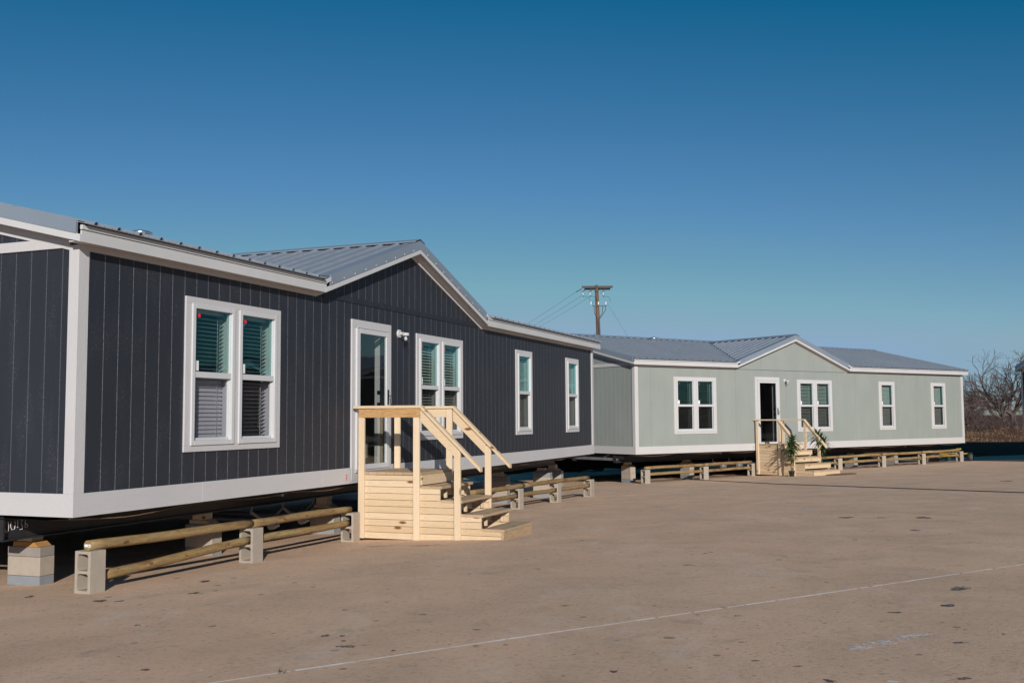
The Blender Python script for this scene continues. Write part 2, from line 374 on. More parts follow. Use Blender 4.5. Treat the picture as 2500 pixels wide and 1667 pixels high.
def axisvals(a, b, fine0, fine1, step, coarse):
    v = []; x = fine0
    while x <= fine1: v.append(x); x += step
    d = coarse; x = fine0
    while x > a: x -= d; d *= 1.35; v.insert(0, max(x, a))
    d = coarse; x = fine1
    while x < b: x += d; d *= 1.35; v.append(min(x, b))
    return sorted(set(v))
def gnoise(x, y):
    return math.sin(x * .9 + 1.3 * math.sin(y * .7)) * .5 + math.sin(y * 1.7 + x * .31) * .3 + math.sin(x * 2.3 - y * 1.1) * .2
def terrain(x, y):
    inside = plane(x, y) - .12
    out = max(sst(43.8, 47.6, y - max(0, 17 - x) * 1.2), sst(60, 80, abs(x)), sst(-45, -65, y))
    far = .29 + .05 * gnoise(x * .4, y * .4) + .25 * sst(55, 75, y)
    return inside * (1 - out) + far * out
xs = axisvals(-900, 900, 10, 50, 1.0, 6); ys = axisvals(-900, 900, 42, 76, .5, 6)
mb = MB(); nx = len(xs)
mb.v = [(x, y, terrain(x, y)) for y in ys for x in xs]
mb.f = [(j * nx + i, j * nx + i + 1, (j + 1) * nx + i + 1, (j + 1) * nx + i) for j in range(len(ys) - 1) for i in range(nx - 1)]
o = mb.build("terrain", "earth", smooth=True, kind="structure")
mb = MB(); X = [-70 + 5 * i for i in range(31)]; Y = [-50 + 4 * j for j in range(26)]
mb.v = [(x, y, plane(x, y)) for y in Y for x in X]
mb.f = [(j * 31 + i, j * 31 + i + 1, (j + 1) * 31 + i + 1, (j + 1) * 31 + i) for j in range(25) for i in range(30)]
mb.build("ground", "ground", kind="structure")

# ------------------------------------------------------------------ homes
L = 16.826; D = 7.96; PK = 6.96; OV = .155; EU = .15
def Z(z): return z + .92      # heights were surveyed from eye level; the home's empty sits at its skirt line
UW = .76
ROOF0 = 1.842; RV = .238; SL = .24; RIDGE_V = D / 2
DZ = 2.80; DS = .331
def main_z(v): return ROOF0 + SL * (v + RV) if v <= RIDGE_V else ROOF0 + SL * (RIDGE_V + RV) - SL * (v - RIDGE_V)

def wall_with_holes(mb, u0, u1, z0, z1, holes, v0, v1):
    us = sorted({u0, u1} | {h[0] for h in holes} | {h[1] for h in holes}); zs = sorted({z0, z1} | {h[2] for h in holes} | {h[3] for h in holes})
    # merge: solid columns full height, hole columns split
    for a, b in zip(us, us[1:]):
        hs = sorted([h for h in holes if h[0] <= a + 1e-6 and h[1] >= b - 1e-6], key=lambda h: h[2])
        z = z0
        for h in hs:
            if h[2] > z: mb.box(a, b, v0, v1, Z(z), Z(h[2]))
            z = h[3]
        if z < z1: mb.box(a, b, v0, v1, Z(z), Z(z1))

def make_window(root, ulist, zlo, casing, tilt, closed_low=False, bedroom=False, seed=0, kind_='dark'):
    """casing=(u0,u1,z0,z1); ulist=left edges of the sash units"""
    rg = random.Random(seed)
    w = MB(); a, b, c, d = casing; e = .097; y0, y1 = -.022, 0.0
    w.box(a, b, y0, y1, Z(d - .072), Z(d)); w.box(a, b, y0, y1, Z(c), Z(c + .07))
    w.box(a, a + e, y0, y1, Z(c + .07), Z(d - .072)); w.box(b - e, b, y0, y1, Z(c + .07), Z(d - .072))
    if len(ulist) == 2: w.box(ulist[0] + UW, ulist[1], y0, y1, Z(c + .07), Z(d - .072))
    win = w.build("window", "trim_bv" if kind_ == "sage" else "trim_v", root, bevel=.003)
    zb, zt = c + .07, d - .072; zm = .4925
    for iu, u in enumerate(ulist):
        f = MB(); f0, f1 = -.040, .055; s = .052
        f.box(u, u + s, f0, f1, Z(zb), Z(zt)); f.box(u + UW - s, u + UW, f0, f1, Z(zb), Z(zt))
        f.box(u + s, u + UW - s, f0, f1, Z(zt - s), Z(zt)); f.box(u + s, u + UW - s, f0, f1, Z(zb), Z(zb + s))
        f.box(u + s, u + UW - s, -.028, .03, Z(zm - .033), Z(zm + .033))
        # inner sash lip, lower sash sits further in
        t = .016
        f.box(u + s, u + s + t, -.015, .03, Z(zm + .033), Z(zt - s)); f.box(u + UW - s - t, u + UW - s, -.015, .03, Z(zm + .033), Z(zt - s))
        f.box(u + s, u + s + t, .005, .045, Z(zb + s), Z(zm - .033)); f.box(u + UW - s - t, u + UW - s, .005, .045, Z(zb + s), Z(zm - .033))
        f.box(u + s, u + UW - s, .005, .045, Z(zb + s), Z(zb + s + .03))
        f.build("window_frame", "vinyl", win, bevel=.003)
        g = MB(); g.box(u + s, u + UW - s, .002, .006, Z(zm + .03), Z(zt - s)); g.build("upper_pane", "glass_up", win)
        g = MB(); g.box(u + s, u + UW - s, .022, .026, Z(zb + s), Z(zm - .03)); g.build("lower_pane", "glass_lo" if closed_low else "glass_lo_dark", win)
        # jamb lining + blind
        j = MB(); j.box(u - .005, u + .012, .056, .19, Z(zb), Z(zt)); j.box(u + UW - .012, u + UW + .005, .056, .19, Z(zb), Z(zt))
        j.box(u + .012, u + UW - .012, .056, .19, Z(zt - .012), Z(zt)); j.box(u + .012, u + UW - .012, .056, .19, Z(zb), Z(zb + .012)); build_pieces(j, "jamb", "vinyl", win)
        bl = MB(); z = zt - .14; k = 0
        bl.box(u + .03, u + UW - .03, .10, .15, Z(zt - .085), Z(zt - .035))
        while z > zb + .07:
            ta = R(tilt[iu] + rg.uniform(-2, 2)); 
            if closed_low and iu == 0 and z < zm: ta = R(66)
            hw = .0245; dy, dz = hw * math.cos(ta), hw * math.sin(ta); cy = .125
            th = .0012
            bl.hexa([(u + .035, cy - dy, Z(z - dz)), (u + UW - .035, cy - dy, Z(z - dz)), (u + UW - .035, cy + dy, Z(z + dz)), (u + .035, cy + dy, Z(z + dz)),
                     (u + .035, cy - dy, Z(z - dz + th)), (u + UW - .035, cy - dy, Z(z - dz + th)), (u + UW - .035, cy + dy, Z(z + dz + th)), (u + .035, cy + dy, Z(z + dz + th))])
            z -= .0475; k += 1
        for uu in (u + .12, u + UW - .16):
            bl.box(uu, uu + .004, .096, .099, Z(zb + .06), Z(zt - .08))
        bl.build("blind", "blind", win)
        # inspection stickers left on the upper pane
        def disc(cu, cz, r, mat):
            q = MB(); n = 12; q.prism([(cu + r * math.cos(2 * math.pi * i / n), -.0015, Z(cz + r * math.sin(2 * math.pi * i / n))) for i in range(n)], (0, .003, 0)); q.build("sticker", mat, win)
        disc(u + .15, zt - .125, .024 if closed_low else .018, 'red'); disc(u + .125 if iu else u + .10, zt - .165, .014, 'blue')
        q = MB(); q.box(u + s + .02, u + s + .10, -.002, .0015, Z(zm + .045), Z(zm + .155)); q.build("tag", "paper", win)
        if not closed_low: disc(u + .12, zm - .085, .013, 'red')
    return win

def make_home(kind, label, loc, heading, end_window=False, vent_u=4.7, vent_v=3.45, text=None, detail=True, axle_u=(4.55, 5.3), group="newly built single-storey homes on block piers"):
    sid, send, spl = {'dark': ('dark', 'dark_end', 'dark_plain'), 'sage': ('sage', 'sage_end', 'sage_plain')}[kind]
    TR, TV = ('trim', 'trim_v') if kind == 'dark' else ('trim_b', 'trim_bv')
    root = thing("mobile_home", label, "mobile home", loc, heading, group)
    zs = 1.68
    # --- walls
    wins = [([1.634, 2.484], (1.537, 3.340, -.361, 1.352), True, (-4, -2)), ([7.225, 8.079], (7.128, 8.936, -.365, 1.352), False, (38, 42)),
            ([11.629], (11.541, 12.477, -.360, 1.352), False, (50,)), ([14.812], (14.720, 15.664, -.360, 1.352), False, (58,))]
    if kind == 'sage': wins = [(a, b, False, t) for (a, b, c_, _), t in zip(wins, [(3, 4), (34, 36), (60,), (62,)])]
    holes = []
    for ul, cs, cl, tl in wins:
        for u in ul: holes.append((u, u + UW, cs[2] + .07, cs[3] - .072))
    holes.append((5.20, 6.15, -.745, 1.30))
    w = MB(); wall_with_holes(w, 0, L, -.90, zs + .12, holes, 0.0, .11)
    w.build("wall", sid, root)
    g = MB(); x = (2.60 - (zs + .12)) / DS
    g.prism([(PK - x, 0, Z(zs + .12)), (PK + x, 0, Z(zs + .12)), (PK, 0, Z(2.60))], (0, .11, 0)); g.build("wall", sid, root)
    b = MB(); b.box(0, L, D - .11, D, Z(-.90), Z(zs + .1)); b.build("wall", sid, root)
    for u0 in (0.0, L - .11):
        e = MB(); hb = [(u0, .11, Z(-.90)), (u0, D - .11, Z(-.90)), (u0, D - .11, Z(zs + .10)), (u0, RIDGE_V, Z(main_z(RIDGE_V) - .07)), (u0, .11, Z(zs + .10))]
        if end_window and u0 == 0:
            e = MB()
            for va, vb, za, zb2 in ((.11, 2.2, -.9, 1.7), (2.2, 3.1, -.9, .1), (2.2, 3.1, 1.3, 1.7), (3.1, D - .11, -.9, 1.7)): e.box(0, .11, va, vb, Z(za), Z(zb2))
            e.prism([(0, .3, Z(1.7)), (0, D - .3, Z(1.7)), (0, RIDGE_V, Z(main_z(RIDGE_V) - .07))], (.11, 0, 0))
        else: e.prism(hb, (.11, 0, 0))
        e.build("wall", send, root)
    if end_window:
        w = MB(); w.box(-.03, .02, 2.1, 2.2, Z(0.0), Z(1.4)); w.box(-.03, .02, 3.1, 3.2, Z(0.0), Z(1.4)); w.box(-.03, .02, 2.2, 3.1, Z(1.3), Z(1.4)); w.box(-.03, .02, 2.2, 3.1, Z(0.0), Z(.1)); w.box(-.02, .02, 2.2, 3.1, Z(.68), Z(.73))
        wo = w.build("window", "trim", root); w = MB(); w.box(.02, .025, 2.2, 3.1, Z(.1), Z(1.3)); w.build("pane", "glass_up", wo)
        w = MB(); w.box(.10, .12, 2.15, 3.15, Z(.08), Z(1.32)); w.build("blind", "blind", wo)
    # --- trims
    t = MB(); q = .022
    
    js = [-q, 1.86, 4.35, 8.1, 12.35, 15.0, L + q]
    for ja, jb_ in zip(js, js[1:]): t.box(ja + (.002 if ja > 0 else 0), jb_, -q, 0, Z(-.92), Z(-.70))
    t.box(-q, L + q, D, D + q, Z(-.92), Z(-.70))
    t.box(-q, 0, 0, D, Z(-.92), Z(-.70)); t.box(L, L + q, 0, D, Z(-.92), Z(-.70)); build_pieces(t, "skirt_board", TR, root, bevel=.002)
    for jx in ((1.86, 4.4) if detail else ()):
        pass
    for (cx, cy) in ((0, 0), (L, 0), (0, D), (L, D)):
        c = MB(); sx = 1 if cx == 0 else -1; sy = 1 if cy == 0 else -1; wd = .112
        xa, xb = sorted((cx - sx * q, cx + sx * wd)); ya, yb = sorted((cy - sy * q, cy)); c.box(xa, xb, ya, yb, Z(-.70), Z(zs))
        xa, xb = sorted((cx - sx * q, cx)); ya, yb = sorted((cy, cy + sy * (wd - .01))); c.box(xa, xb, ya, yb, Z(-.70), Z(zs - .005))
        c.build("corner_board", TV, root, bevel=.002)
    fz = MB(); cu = (2.61 - zs) / DS
    for u0, u1 in ((.112, PK - cu), (PK + cu, L - .112)):
        fz.box(u0, u1, -.018, 0, Z(zs - .05), Z(zs))
    for sg in (-1, 1):
        p = [(PK + sg * cu, 0, zs), (PK, 0, 2.61), (PK, 0, 2.555), (PK + sg * cu, 0, zs - .055)]
        p = [(a, -.018, Z(c_)) for a, _, c_ in p]; fz.prism(p, (0, .018, 0))
    for u0 in (-.018, L):
        for sg in (-1, 1):
            ve = RIDGE_V + sg * (RIDGE_V - .1)
            z1 = zs - .006 + SL * (.1 + OV); fh = .105; zt_ = zs - .006 + SL * (RIDGE_V + OV)
            fz.prism([(u0, ve, Z(z1)), (u0, RIDGE_V, Z(zt_)), (u0, RIDGE_V, Z(zt_ - fh)), (u0, ve, Z(z1 - fh))], (.018, 0, 0))
        fz.box(u0 - .003 if u0 < 0 else u0, u0 + .018 if u0 < 0 else u0 + .021, .103, D - .103, Z(1.655), Z(1.752))
    build_pieces(fz, "frieze_board", TR, root)
    bd = MB(); bd.box(PK - 2.62, PK + 2.62, -.012 if kind == 'dark' else -.004, 0, Z(1.638), Z(1.712)); bd.build("gable_band", spl, root)
    if kind == "sage": m_ = MB(); m_.box(PK - 2.7, PK + 2.7, -.012, -.0045, Z(1.628), Z(1.640)); m_.build("gable_drip", "steel_grey", root)
    # --- soffits
    so = MB()
    for u0, u1 in ((-EU, PK - cu), (PK + cu, L + EU)): so.box(u0, u1, -OV, -.019, Z(zs), Z(zs + .012))
    for sg in (-1, 1):
        so.prism([(PK + sg * cu, -OV, Z(zs)), (PK, -OV, Z(2.612)), (PK, -OV, Z(2.624)), (PK + sg * cu, -OV, Z(zs + .012))], (0, OV - .019, 0))
    so.box(-EU, L + EU, D + .02, D + OV, Z(zs), Z(zs + .012))
    for u0 in (-EU, L + .02):
        for sg in (-1, 1):
            ve = RIDGE_V + sg * (RIDGE_V + OV)
            so.prism([(u0, ve, Z(zs - .004)), (u0, RIDGE_V, Z(zs - .004 + SL * (RIDGE_V + OV))), (u0, RIDGE_V, Z(zs + .008 + SL * (RIDGE_V + OV))), (u0, ve, Z(zs + .008))], (EU - .02, 0, 0))
    build_pieces(so, "soffit", "soffit", root)
    # --- fascias
    fa = MB()
    for u0, u1 in ((-EU, PK - cu + .02), (PK + cu - .02, L + EU)):
        fa.box(u0, u1, -OV - .018, -OV, Z(1.672), Z(1.783)); fa.box(u0 - .004, u1, -OV - .030, -OV, Z(1.790), Z(1.834))
    fa.box(-EU, L + EU, D + OV, D + OV + .018, Z(1.672), Z(1.783)); fa.box(-EU, L + EU, D + OV, D + OV + .03, Z(1.79), Z(1.838))
    build_pieces(fa, "eave_fascia", "white_metal", root, bevel=.002)
    ra = MB()
    for sg in (-1, 1):
        ra.prism([(PK + sg * cu, -OV, Z(zs - .006)), (PK, -OV, Z(2.607)), (PK, -OV, Z(2.672)), (PK + sg * cu, -OV, Z(zs + .058))], (0, -.021, 0))
        # short upstand of white drip edge where the rake meets the eave
        ua, ub = PK + sg * 2.70, PK + sg * (cu + .02)
        ra.prism([(ub, -OV, Z(1.790)), (ua, -OV, Z(1.790 + .045)), (ua, -OV, Z(1.838 + .055)), (ub, -OV, Z(1.838))], (0, -.032, 0))
    for u0, dx in ((-EU, -.02), (L + EU, .02)):
        for sg in (-1, 1):
            ve = RIDGE_V + sg * (RIDGE_V + OV + .018); zr = zs + SL * (RIDGE_V + OV)
            ra.prism([(u0, ve, Z(zs - .008)), (u0, RIDGE_V, Z(zr - .008)), (u0, RIDGE_V, Z(zr + .062)), (u0, ve, Z(zs + .062))], (dx, 0, 0))
    build_pieces(ra, "rake_board", "white_metal", root)
    # --- roof sheets with ribs
    rf = MB(); th = .006
    def slab(p, t=th):   # p = 4 or 3 points counter-clockwise from above, thickened downwards
        rf.prism([(a, b_, Z(c_) - t) for a, b_, c_ in p], (0, 0, t))
    ve = -RV; ue = EU + .01
    zr = main_z(RIDGE_V)
    # the front main slope is cut along the dormer valleys
    xv = (DZ - ROOF0) / DS; vt0 = (DZ - ROOF0) / SL - RV
    slab([(-ue, ve, main_z(ve)), (PK - xv, ve, main_z(ve)), (PK, vt0, DZ), (PK, RIDGE_V, zr), (-ue, RIDGE_V, zr)])
    slab([(PK + xv, ve, main_z(ve)), (L + ue, ve, main_z(ve)), (L + ue, RIDGE_V, zr), (PK, RIDGE_V, zr), (PK, vt0, DZ)])
    slab([(-ue, RIDGE_V, zr), (L + ue, RIDGE_V, zr), (L + ue, D + .19, main_z(D + .19)), (-ue, D + .19, main_z(D + .19))])
    def valley_v(u):
        zd = DZ - DS * abs(u - PK); v = (zd - ROOF0) / SL - RV; return v
    def rib(p0, p1, across, h=.030, b=.038, tp=.013):
        a = Vector(across) ; p0 = Vector((p0[0], p0[1], Z(p0[2]))); p1 = Vector((p1[0], p1[1], Z(p1[2]))); up = Vector((0, 0, h))
        rf.add([p0 - a * b, p0 - a * tp + up, p0 + a * tp + up, p0 + a * b, p1 - a * b, p1 - a * tp + up, p1 + a * tp + up, p1 + a * b],
               [(0, 1, 5, 4), (1, 2, 6, 5), (2, 3, 7, 6)])
    u = -.03
    while u < L + .12:
        v1 = RIDGE_V - .02
        v0 = ve
        if abs(u - PK) < 2.88: v0 = max(ve, valley_v(u))
        if v1 - v0 > .1:
            rib((u, v0, main_z(v0)), (u, v1, main_z(v1)), (1, 0, 0))
        rib((u, RIDGE_V + .02, main_z(RIDGE_V + .02)), (u, D + .19, main_z(D + .19)), (1, 0, 0))
        for k in ((.1, .2) if detail else ()):   # low stiffening beads between the ribs
            uu = u + k
            v0 = ve
            if abs(uu - PK) < 2.88: v0 = max(ve, valley_v(uu))
            if v1 - v0 > .1 and uu < L: rib((uu, v0, main_z(v0)), (uu, v1, main_z(v1)), (1, 0, 0), .004, .012, .006)
        u += .302
    vtop = (DZ - ROOF0) / SL - RV
    xb = (DZ - (ROOF0 + .012)) / DS
    fv = -OV - .02
    for sg in (-1, 1):
        v_at = lambda x_: (DZ - DS * x_ - ROOF0) / SL - RV
        p = [(PK, fv, DZ), (PK, vtop, DZ), (PK + sg * xb, max(fv, v_at(xb)), DZ - DS * xb), (PK + sg * xb, fv, DZ - DS * xb)]
        slab(p if sg < 0 else p[::-1])
        v = .16
        while v < vtop - .15:
            x1 = min(xb, (DZ - ROOF0 - SL * (v + RV)) / DS - .02)
            if x1 > .25: rib((PK + sg * .03, v, DZ - DS * .03), (PK + sg * x1, v, DZ - DS * x1), (0, 1, 0))
            for k in ((.1, .2) if detail else ()):
                x1 = min(xb, (DZ - ROOF0 - SL * (v + k + RV)) / DS - .02)
                if x1 > .25: rib((PK + sg * .03, v + k, DZ - DS * .03), (PK + sg * x1, v + k, DZ - DS * x1), (0, 1, 0), .004, .012, .006)
            v += .302
    roof = rf.build("roof", "roof", root)
    for ua, ub in ((-.10, PK - 2.92), (PK + 2.92, L + .10)):
        zz = Z(main_z(-.192)); bot = []; topl = [(ua, -.192, zz - .012)]; u = -.03
        while u < L + .12:
            if ua + .04 < u < ub - .04: topl += [(u - .036, -.192, zz - .007), (u - .013, -.192, zz + .027), (u + .013, -.192, zz + .027), (u + .036, -.192, zz - .007)]
            u += .302
        topl += [(ub, -.192, zz - .012)]
        cl_ = MB(); cl_.prism(topl[::-1], (0, .004, 0)); cl_.build("rib_closure", "white_metal", roof)
    # valley flashing, ridge caps, rake flashing
    fl = MB()
    for sg in (-1, 1):
        x = 2.86
        a = Vector((PK + sg * x, -.17, Z(main_z(-.17) + .004))); b_ = Vector((PK + sg * .1, vtop - .1, Z(main_z(vtop - .1) + .004)))
        d = (b_ - a); side = Vector((sg * 1.0, 0, 0)) * .11
        fl.hexa([a, a + side, b_ + side, b_, a + Vector((0, 0, .004)), a + side + Vector((0, 0, .004)), b_ + side + Vector((0, 0, .004)), b_ + Vector((0, 0, .004))])
    build_pieces(fl, "valley_flashing", "flash", roof)
    rc = MB(); hh = .040; wd = .17
    def capstrip(p0, p1, side, drop):
        p0 = Vector(p0); p1 = Vector(p1); s_ = Vector(side) * wd - Vector((0, 0, drop * wd)); t_ = Vector((0, 0, .003)); lip = Vector((0, 0, -.012))
        rc.hexa([p0, p1, p1 + s_, p0 + s_, p0 + t_, p1 + t_, p1 + s_ + t_, p0 + s_ + t_])
        rc.hexa([p0 + s_ + lip, p1 + s_ + lip, p1 + s_ * 1.01 + lip, p0 + s_ * 1.01 + lip, p0 + s_ + t_, p1 + s_ + t_, p1 + s_ * 1.01 + t_, p0 + s_ * 1.01 + t_])
    for sg in (-1, 1):
        capstrip((-EU - .01, RIDGE_V, Z(zr) + hh), (L + EU + .01, RIDGE_V, Z(zr) + hh), (0, sg, 0), SL)
        capstrip((PK, -OV - .02, Z(DZ) + hh), (PK, vtop, Z(DZ) + hh), (sg, 0, 0), DS)
    build_pieces(rc, "ridge_cap", "flash", roof)
    fl = MB()
    for sg in (-1, 1):
        x = 2.70; o1 = 2.676; o2 = 2.812
        fl.prism([(PK + sg * x, -OV - .001, Z(o1 - DS * x)), (PK, -OV - .001, Z(o1)), (PK, -OV - .001, Z(o2)), (PK + sg * x, -OV - .001, Z(o2 - DS * x))], (0, -.026, 0))
        fl.prism([(PK + sg * x, -OV - .002, Z(o2 - DS * x)), (PK, -OV - .002, Z(o2)), (PK, -OV - .002, Z(o2 + .004)), (PK + sg * x, -OV - .002, Z(o2 + .004 - DS * x))], (0, .20, 0))
    for u0, sx in ((-EU, -1), (L + EU, 1)):
        for sg in (-1, 1):
            vE = RIDGE_V + sg * (RIDGE_V + OV - .03); zE = zs + SL * .0
            zA = lambda v_: zs + SL * (RIDGE_V + OV - abs(v_ - RIDGE_V))
            fl.prism([(u0, vE, Z(zA(vE) + .064)), (u0, RIDGE_V, Z(zA(RIDGE_V) + .064)), (u0, RIDGE_V, Z(zA(RIDGE_V) + .190)), (u0, vE, Z(zA(vE) + .190))], (sx * .026, 0, 0))
            fl.prism([(u0, vE, Z(zA(vE) + .190)), (u0, RIDGE_V, Z(zA(RIDGE_V) + .190)), (u0, RIDGE_V, Z(zA(RIDGE_V) + .194)), (u0, vE, Z(zA(vE) + .194))], (-sx * .16, 0, 0))
    build_pieces(fl, "rake_flashing", "flash", roof)
    # screws on the flashing
    sc = MB()
    for sg in (-1, 1):
        for k in range(9):
            x = .25 + k * .3; zc = 2.70 - DS * x
            sc.box(PK + sg * x - .008, PK + sg * x + .008, -OV - .033, -OV - .027, Z(zc - .008), Z(zc + .008))
    sc.build("screw_heads", "galv", roof)
    vt = MB(); vz = Z(main_z(vent_v)); vt.lathe([(.10, -.06), (.10, .06), (.16, .075), (.17, .10), (.12, .125), (.03, .14)], (vent_u, vent_v, vz), 20); vt.build("roof_vent", "galv", roof, smooth=True)
    # --- windows
    for k, (ul, cs, cl, tl) in enumerate(wins): make_window(root, ul, cs[2], cs, tl, closed_low=cl, seed=k, kind_=kind)
    # --- door
    d = MB(); dz1 = 1.407
    d.box(5.091, 6.259, -.026, 0, Z(1.302), Z(dz1)); d.box(5.091, 5.191, -.026, 0, Z(-.88), Z(1.302)); d.box(6.159, 6.259, -.026, 0, Z(-.88), Z(1.302))
    d.box(5.191, 6.159, -.04, .10, Z(-.775), Z(-.745))
    for a_, b_, c_, e_ in ((5.20, 5.285, -.745, 1.30), (6.065, 6.15, -.745, 1.30)): pass
    door = d.build("door", TV, root, bevel=.003)
    s_ = MB(); s_.box(5.192, 5.285, -.052, -.014, Z(-.74), Z(1.285)); s_.box(6.065, 6.158, -.052, -.014, Z(-.74), Z(1.285))
    s_.box(5.285, 6.065, -.052, -.014, Z(1.215), Z(1.285)); s_.box(5.285, 6.065, -.052, -.014, Z(-.74), Z(-.665)); s_.box(5.192, 6.158, -.058, -.03, Z(1.289), Z(1.300))
    s_.build("door_frame", "vinyl", door, bevel=.003)
    g_ = MB(); g_.box(5.285, 6.065, -.036, -.031, Z(-.665), Z(1.215)); g_.build("door_pane", "glass_door", door)
    h_ = MB(); h_.box(6.095, 6.13, -.062, -.05, Z(.20), Z(.42)); h_.tube([(6.112, -.06, Z(.33)), (6.112, -.10, Z(.33)), (6.105, -.115, Z(.25)), (6.09, -.11, Z(.20))], .009, 8)
    h_.build("door_handle", "black", door)
    i_ = MB(); i_.box(6.152, 6.19, .0, .20, Z(-.74), Z(1.30)); i_.box(5.16, 5.198, .0, .20, Z(-.74), Z(1.30)); i_.box(5.198, 6.152, .0, .20, Z(1.302), Z(1.33)); jb = build_pieces(i_, "door_jamb", "vinyl", door)
    for zz in (.38, .20):
        k_ = MB(); k_.box(6.146, 6.153, .10, .155, Z(zz - .03), Z(zz + .03)); k_.build("strike_plate", "black", jb[0])
    # --- porch lamp
    l_ = MB(); n = 20
    l_.tube([(6.545, 0, Z(1.30)), (6.545, -.028, Z(1.30))], [.066, .060], 20); l_.tube([(6.545, -.028, Z(1.30)), (6.545, -.10, Z(1.30))], .022, 12)
    l_.lathe([(.052, -.02), (.055, .012), (.048, .024)], (6.545, -.125, Z(1.285)), 18)
    lamp = l_.build("porch_lamp", "white_metal", root, smooth=False, bevel=.002)
    j_ = MB(); j_.lathe([(.044, -.13), (.050, -.10), (.050, -.021)], (6.545, -.125, Z(1.285)), 18); j_.build("lamp_jar", "glass_jar", lamp, smooth=True)
    j_ = MB(); j_.lathe([(.004, -.10), (.022, -.088), (.028, -.068), (.02, -.045), (.012, -.022)], (6.545, -.125, Z(1.285)), 14); j_.build("bulb", "vinyl", lamp, smooth=True)
    # --- interior
    i_ = MB(); i_.box(.12, L - .12, .2, D - .12, Z(-.80), Z(-.77)); i_.build("interior_floor", "floor_in", root)
    i_ = MB(); i_.box(.12, L - .12, 3.85, 3.9, Z(-.77), Z(1.62)); i_.box(.12, L - .12, .2, D - .12, Z(1.62), Z(1.65))
    for u in (4.6, 10.0, 13.4): i_.box(u, u + .1, .2, 3.85, Z(-.77), Z(1.62))
    build_pieces(i_, "interior_wall", "room", root)
    # --- chassis
    for vb in (1.0, 2.95, 5.0, 6.95):
        c = MB(); c.box(.06, L - .06, vb - .07, vb + .07, Z(-.945), Z(-.93)); c.box(.06, L - .06, vb - .07, vb + .07, Z(-1.19), Z(-1.175)); c.box(.06, L - .06, vb - .006, vb + .006, Z(-1.175), Z(-.945))
        c.box(.055, .075, vb - .068, vb + .068, Z(-1.172), Z(-.948))
        cm = c.build("chassis_beam", "steel", root)
        if vb == 1.0 and text:
            ch = MB()
            for st in text:
                ch.tube([(.13 + a * .9, vb - .0095, Z(-1.055 + b_)) for a, b_ in st], .0035, 5)
            build_pieces(ch, "chalk_marks", "chalk", cm)
    c = MB()
    c.box(.08, .13, 1.08, 2.88, Z(-1.13), Z(-1.05)); c.box(.08, .13, 5.08, 6.88, Z(-1.13), Z(-1.05))
    c.hexa([(.08, 1.5, Z(-1.05)), (.12, 1.5, Z(-1.05)), (.12, 1.55, Z(-1.05)), (.08, 1.55, Z(-1.05)), (.08, 1.25, Z(-.95)), (.12, 1.25, Z(-.95)), (.12, 1.3, Z(-.95)), (.08, 1.3, Z(-.95))])
    for k in range(7):
        uu = 1.2 + k * 2.4
        for va in (.12, ): c.box(uu, uu + .05, va, .93, Z(-.99), Z(-.94))
    build_pieces(c, "cross_member", "steel_grey", root)
    # belly wrap: sagging black sheet with a tan board edge along the front
    be = MB(); n = 90; rg = random.Random(5)
    def sag(u_):
        p = (u_ / 1.9) % 1.0
        return .012 + .055 * math.sin(math.pi * p) ** 1.5 * (0.6 + .4 * math.sin(u_ * 1.7 + 1))
    pts = [(.02 + (L - .04) * i / n) for i in range(n + 1)]
    vs = []; fs = []
    for u_ in pts:
        s0 = sag(u_); vs += [(u_, .03, Z(-.915)), (u_, .06, Z(-.925 - s0)), (u_, .40, Z(-.95 - s0 * 1.2)), (u_, .92, Z(-.96)), (u_, 4, Z(-.97)), (u_, 7.9, Z(-.95))]
    for i in range(n):
        for k in range(5): fs.append((i * 6 + k, i * 6 + k + 1, (i + 1) * 6 + k + 1, (i + 1) * 6 + k))
    be.add(vs, fs); belly = be.build("belly_wrap", "belly", root, smooth=True)
    be = MB(); vs = []; fs = []  # added black sheet at the rear, hides skylit ground beneath the home
    for u_ in pts: vs += [(u_, 7.72, Z(-.94)), (u_, 7.76, Z(-1.30)), (u_, 7.70, Z(-1.82 - .04 * math.sin(u_ * 2.1)))]
    for i in range(n):
        for k in range(2): fs.append((i * 3 + k, i * 3 + k + 1, (i + 1) * 3 + k + 1, (i + 1) * 3 + k))
    be.add(vs, fs); be.build("added_rear_blocker", "belly", root, smooth=True)
    ed = MB(); ed.tube([(u_, .055, Z(-.926 - sag(u_))) for u_ in pts], .006, 5); ed.build("belly_edge", "osb", belly)
    # axles
    for au in axle_u:
        ax = MB(); ax.tube([(au, .95, Z(-1.42)), (au, 3.0, Z(-1.42))], .038, 10)
        ax.tube([(au - .38, 1.0, Z(-1.26)), (au - .2, 1.0, Z(-1.35)), (au, 1.0, Z(-1.38)), (au + .2, 1.0, Z(-1.35)), (au + .38, 1.0, Z(-1.26))], .022, 6)
        ax.tube([(au - .38, 1.0, Z(-1.27)), (au - .36, 1.0, Z(-1.18))], .018, 6); ax.tube([(au + .38, 1.0, Z(-1.27)), (au + .36, 1.0, Z(-1.18))], .018, 6)
        axo = ax.build("axle", "steel_grey", root)
        hb = MB(); hb.tube([(au, .80, Z(-1.42)), (au, .86, Z(-1.42)), (au, .93, Z(-1.42))], [.05, .10, .12], 14)
        for k in range(5): a = k * 2 * math.pi / 5; hb.tube([(au + .07 * math.cos(a), .81, Z(-1.42 + .07 * math.sin(a))), (au + .07 * math.cos(a), .87, Z(-1.42 + .07 * math.sin(a)))], .008, 6)
        hb.build("hub", "steel_grey", axo)
    return root

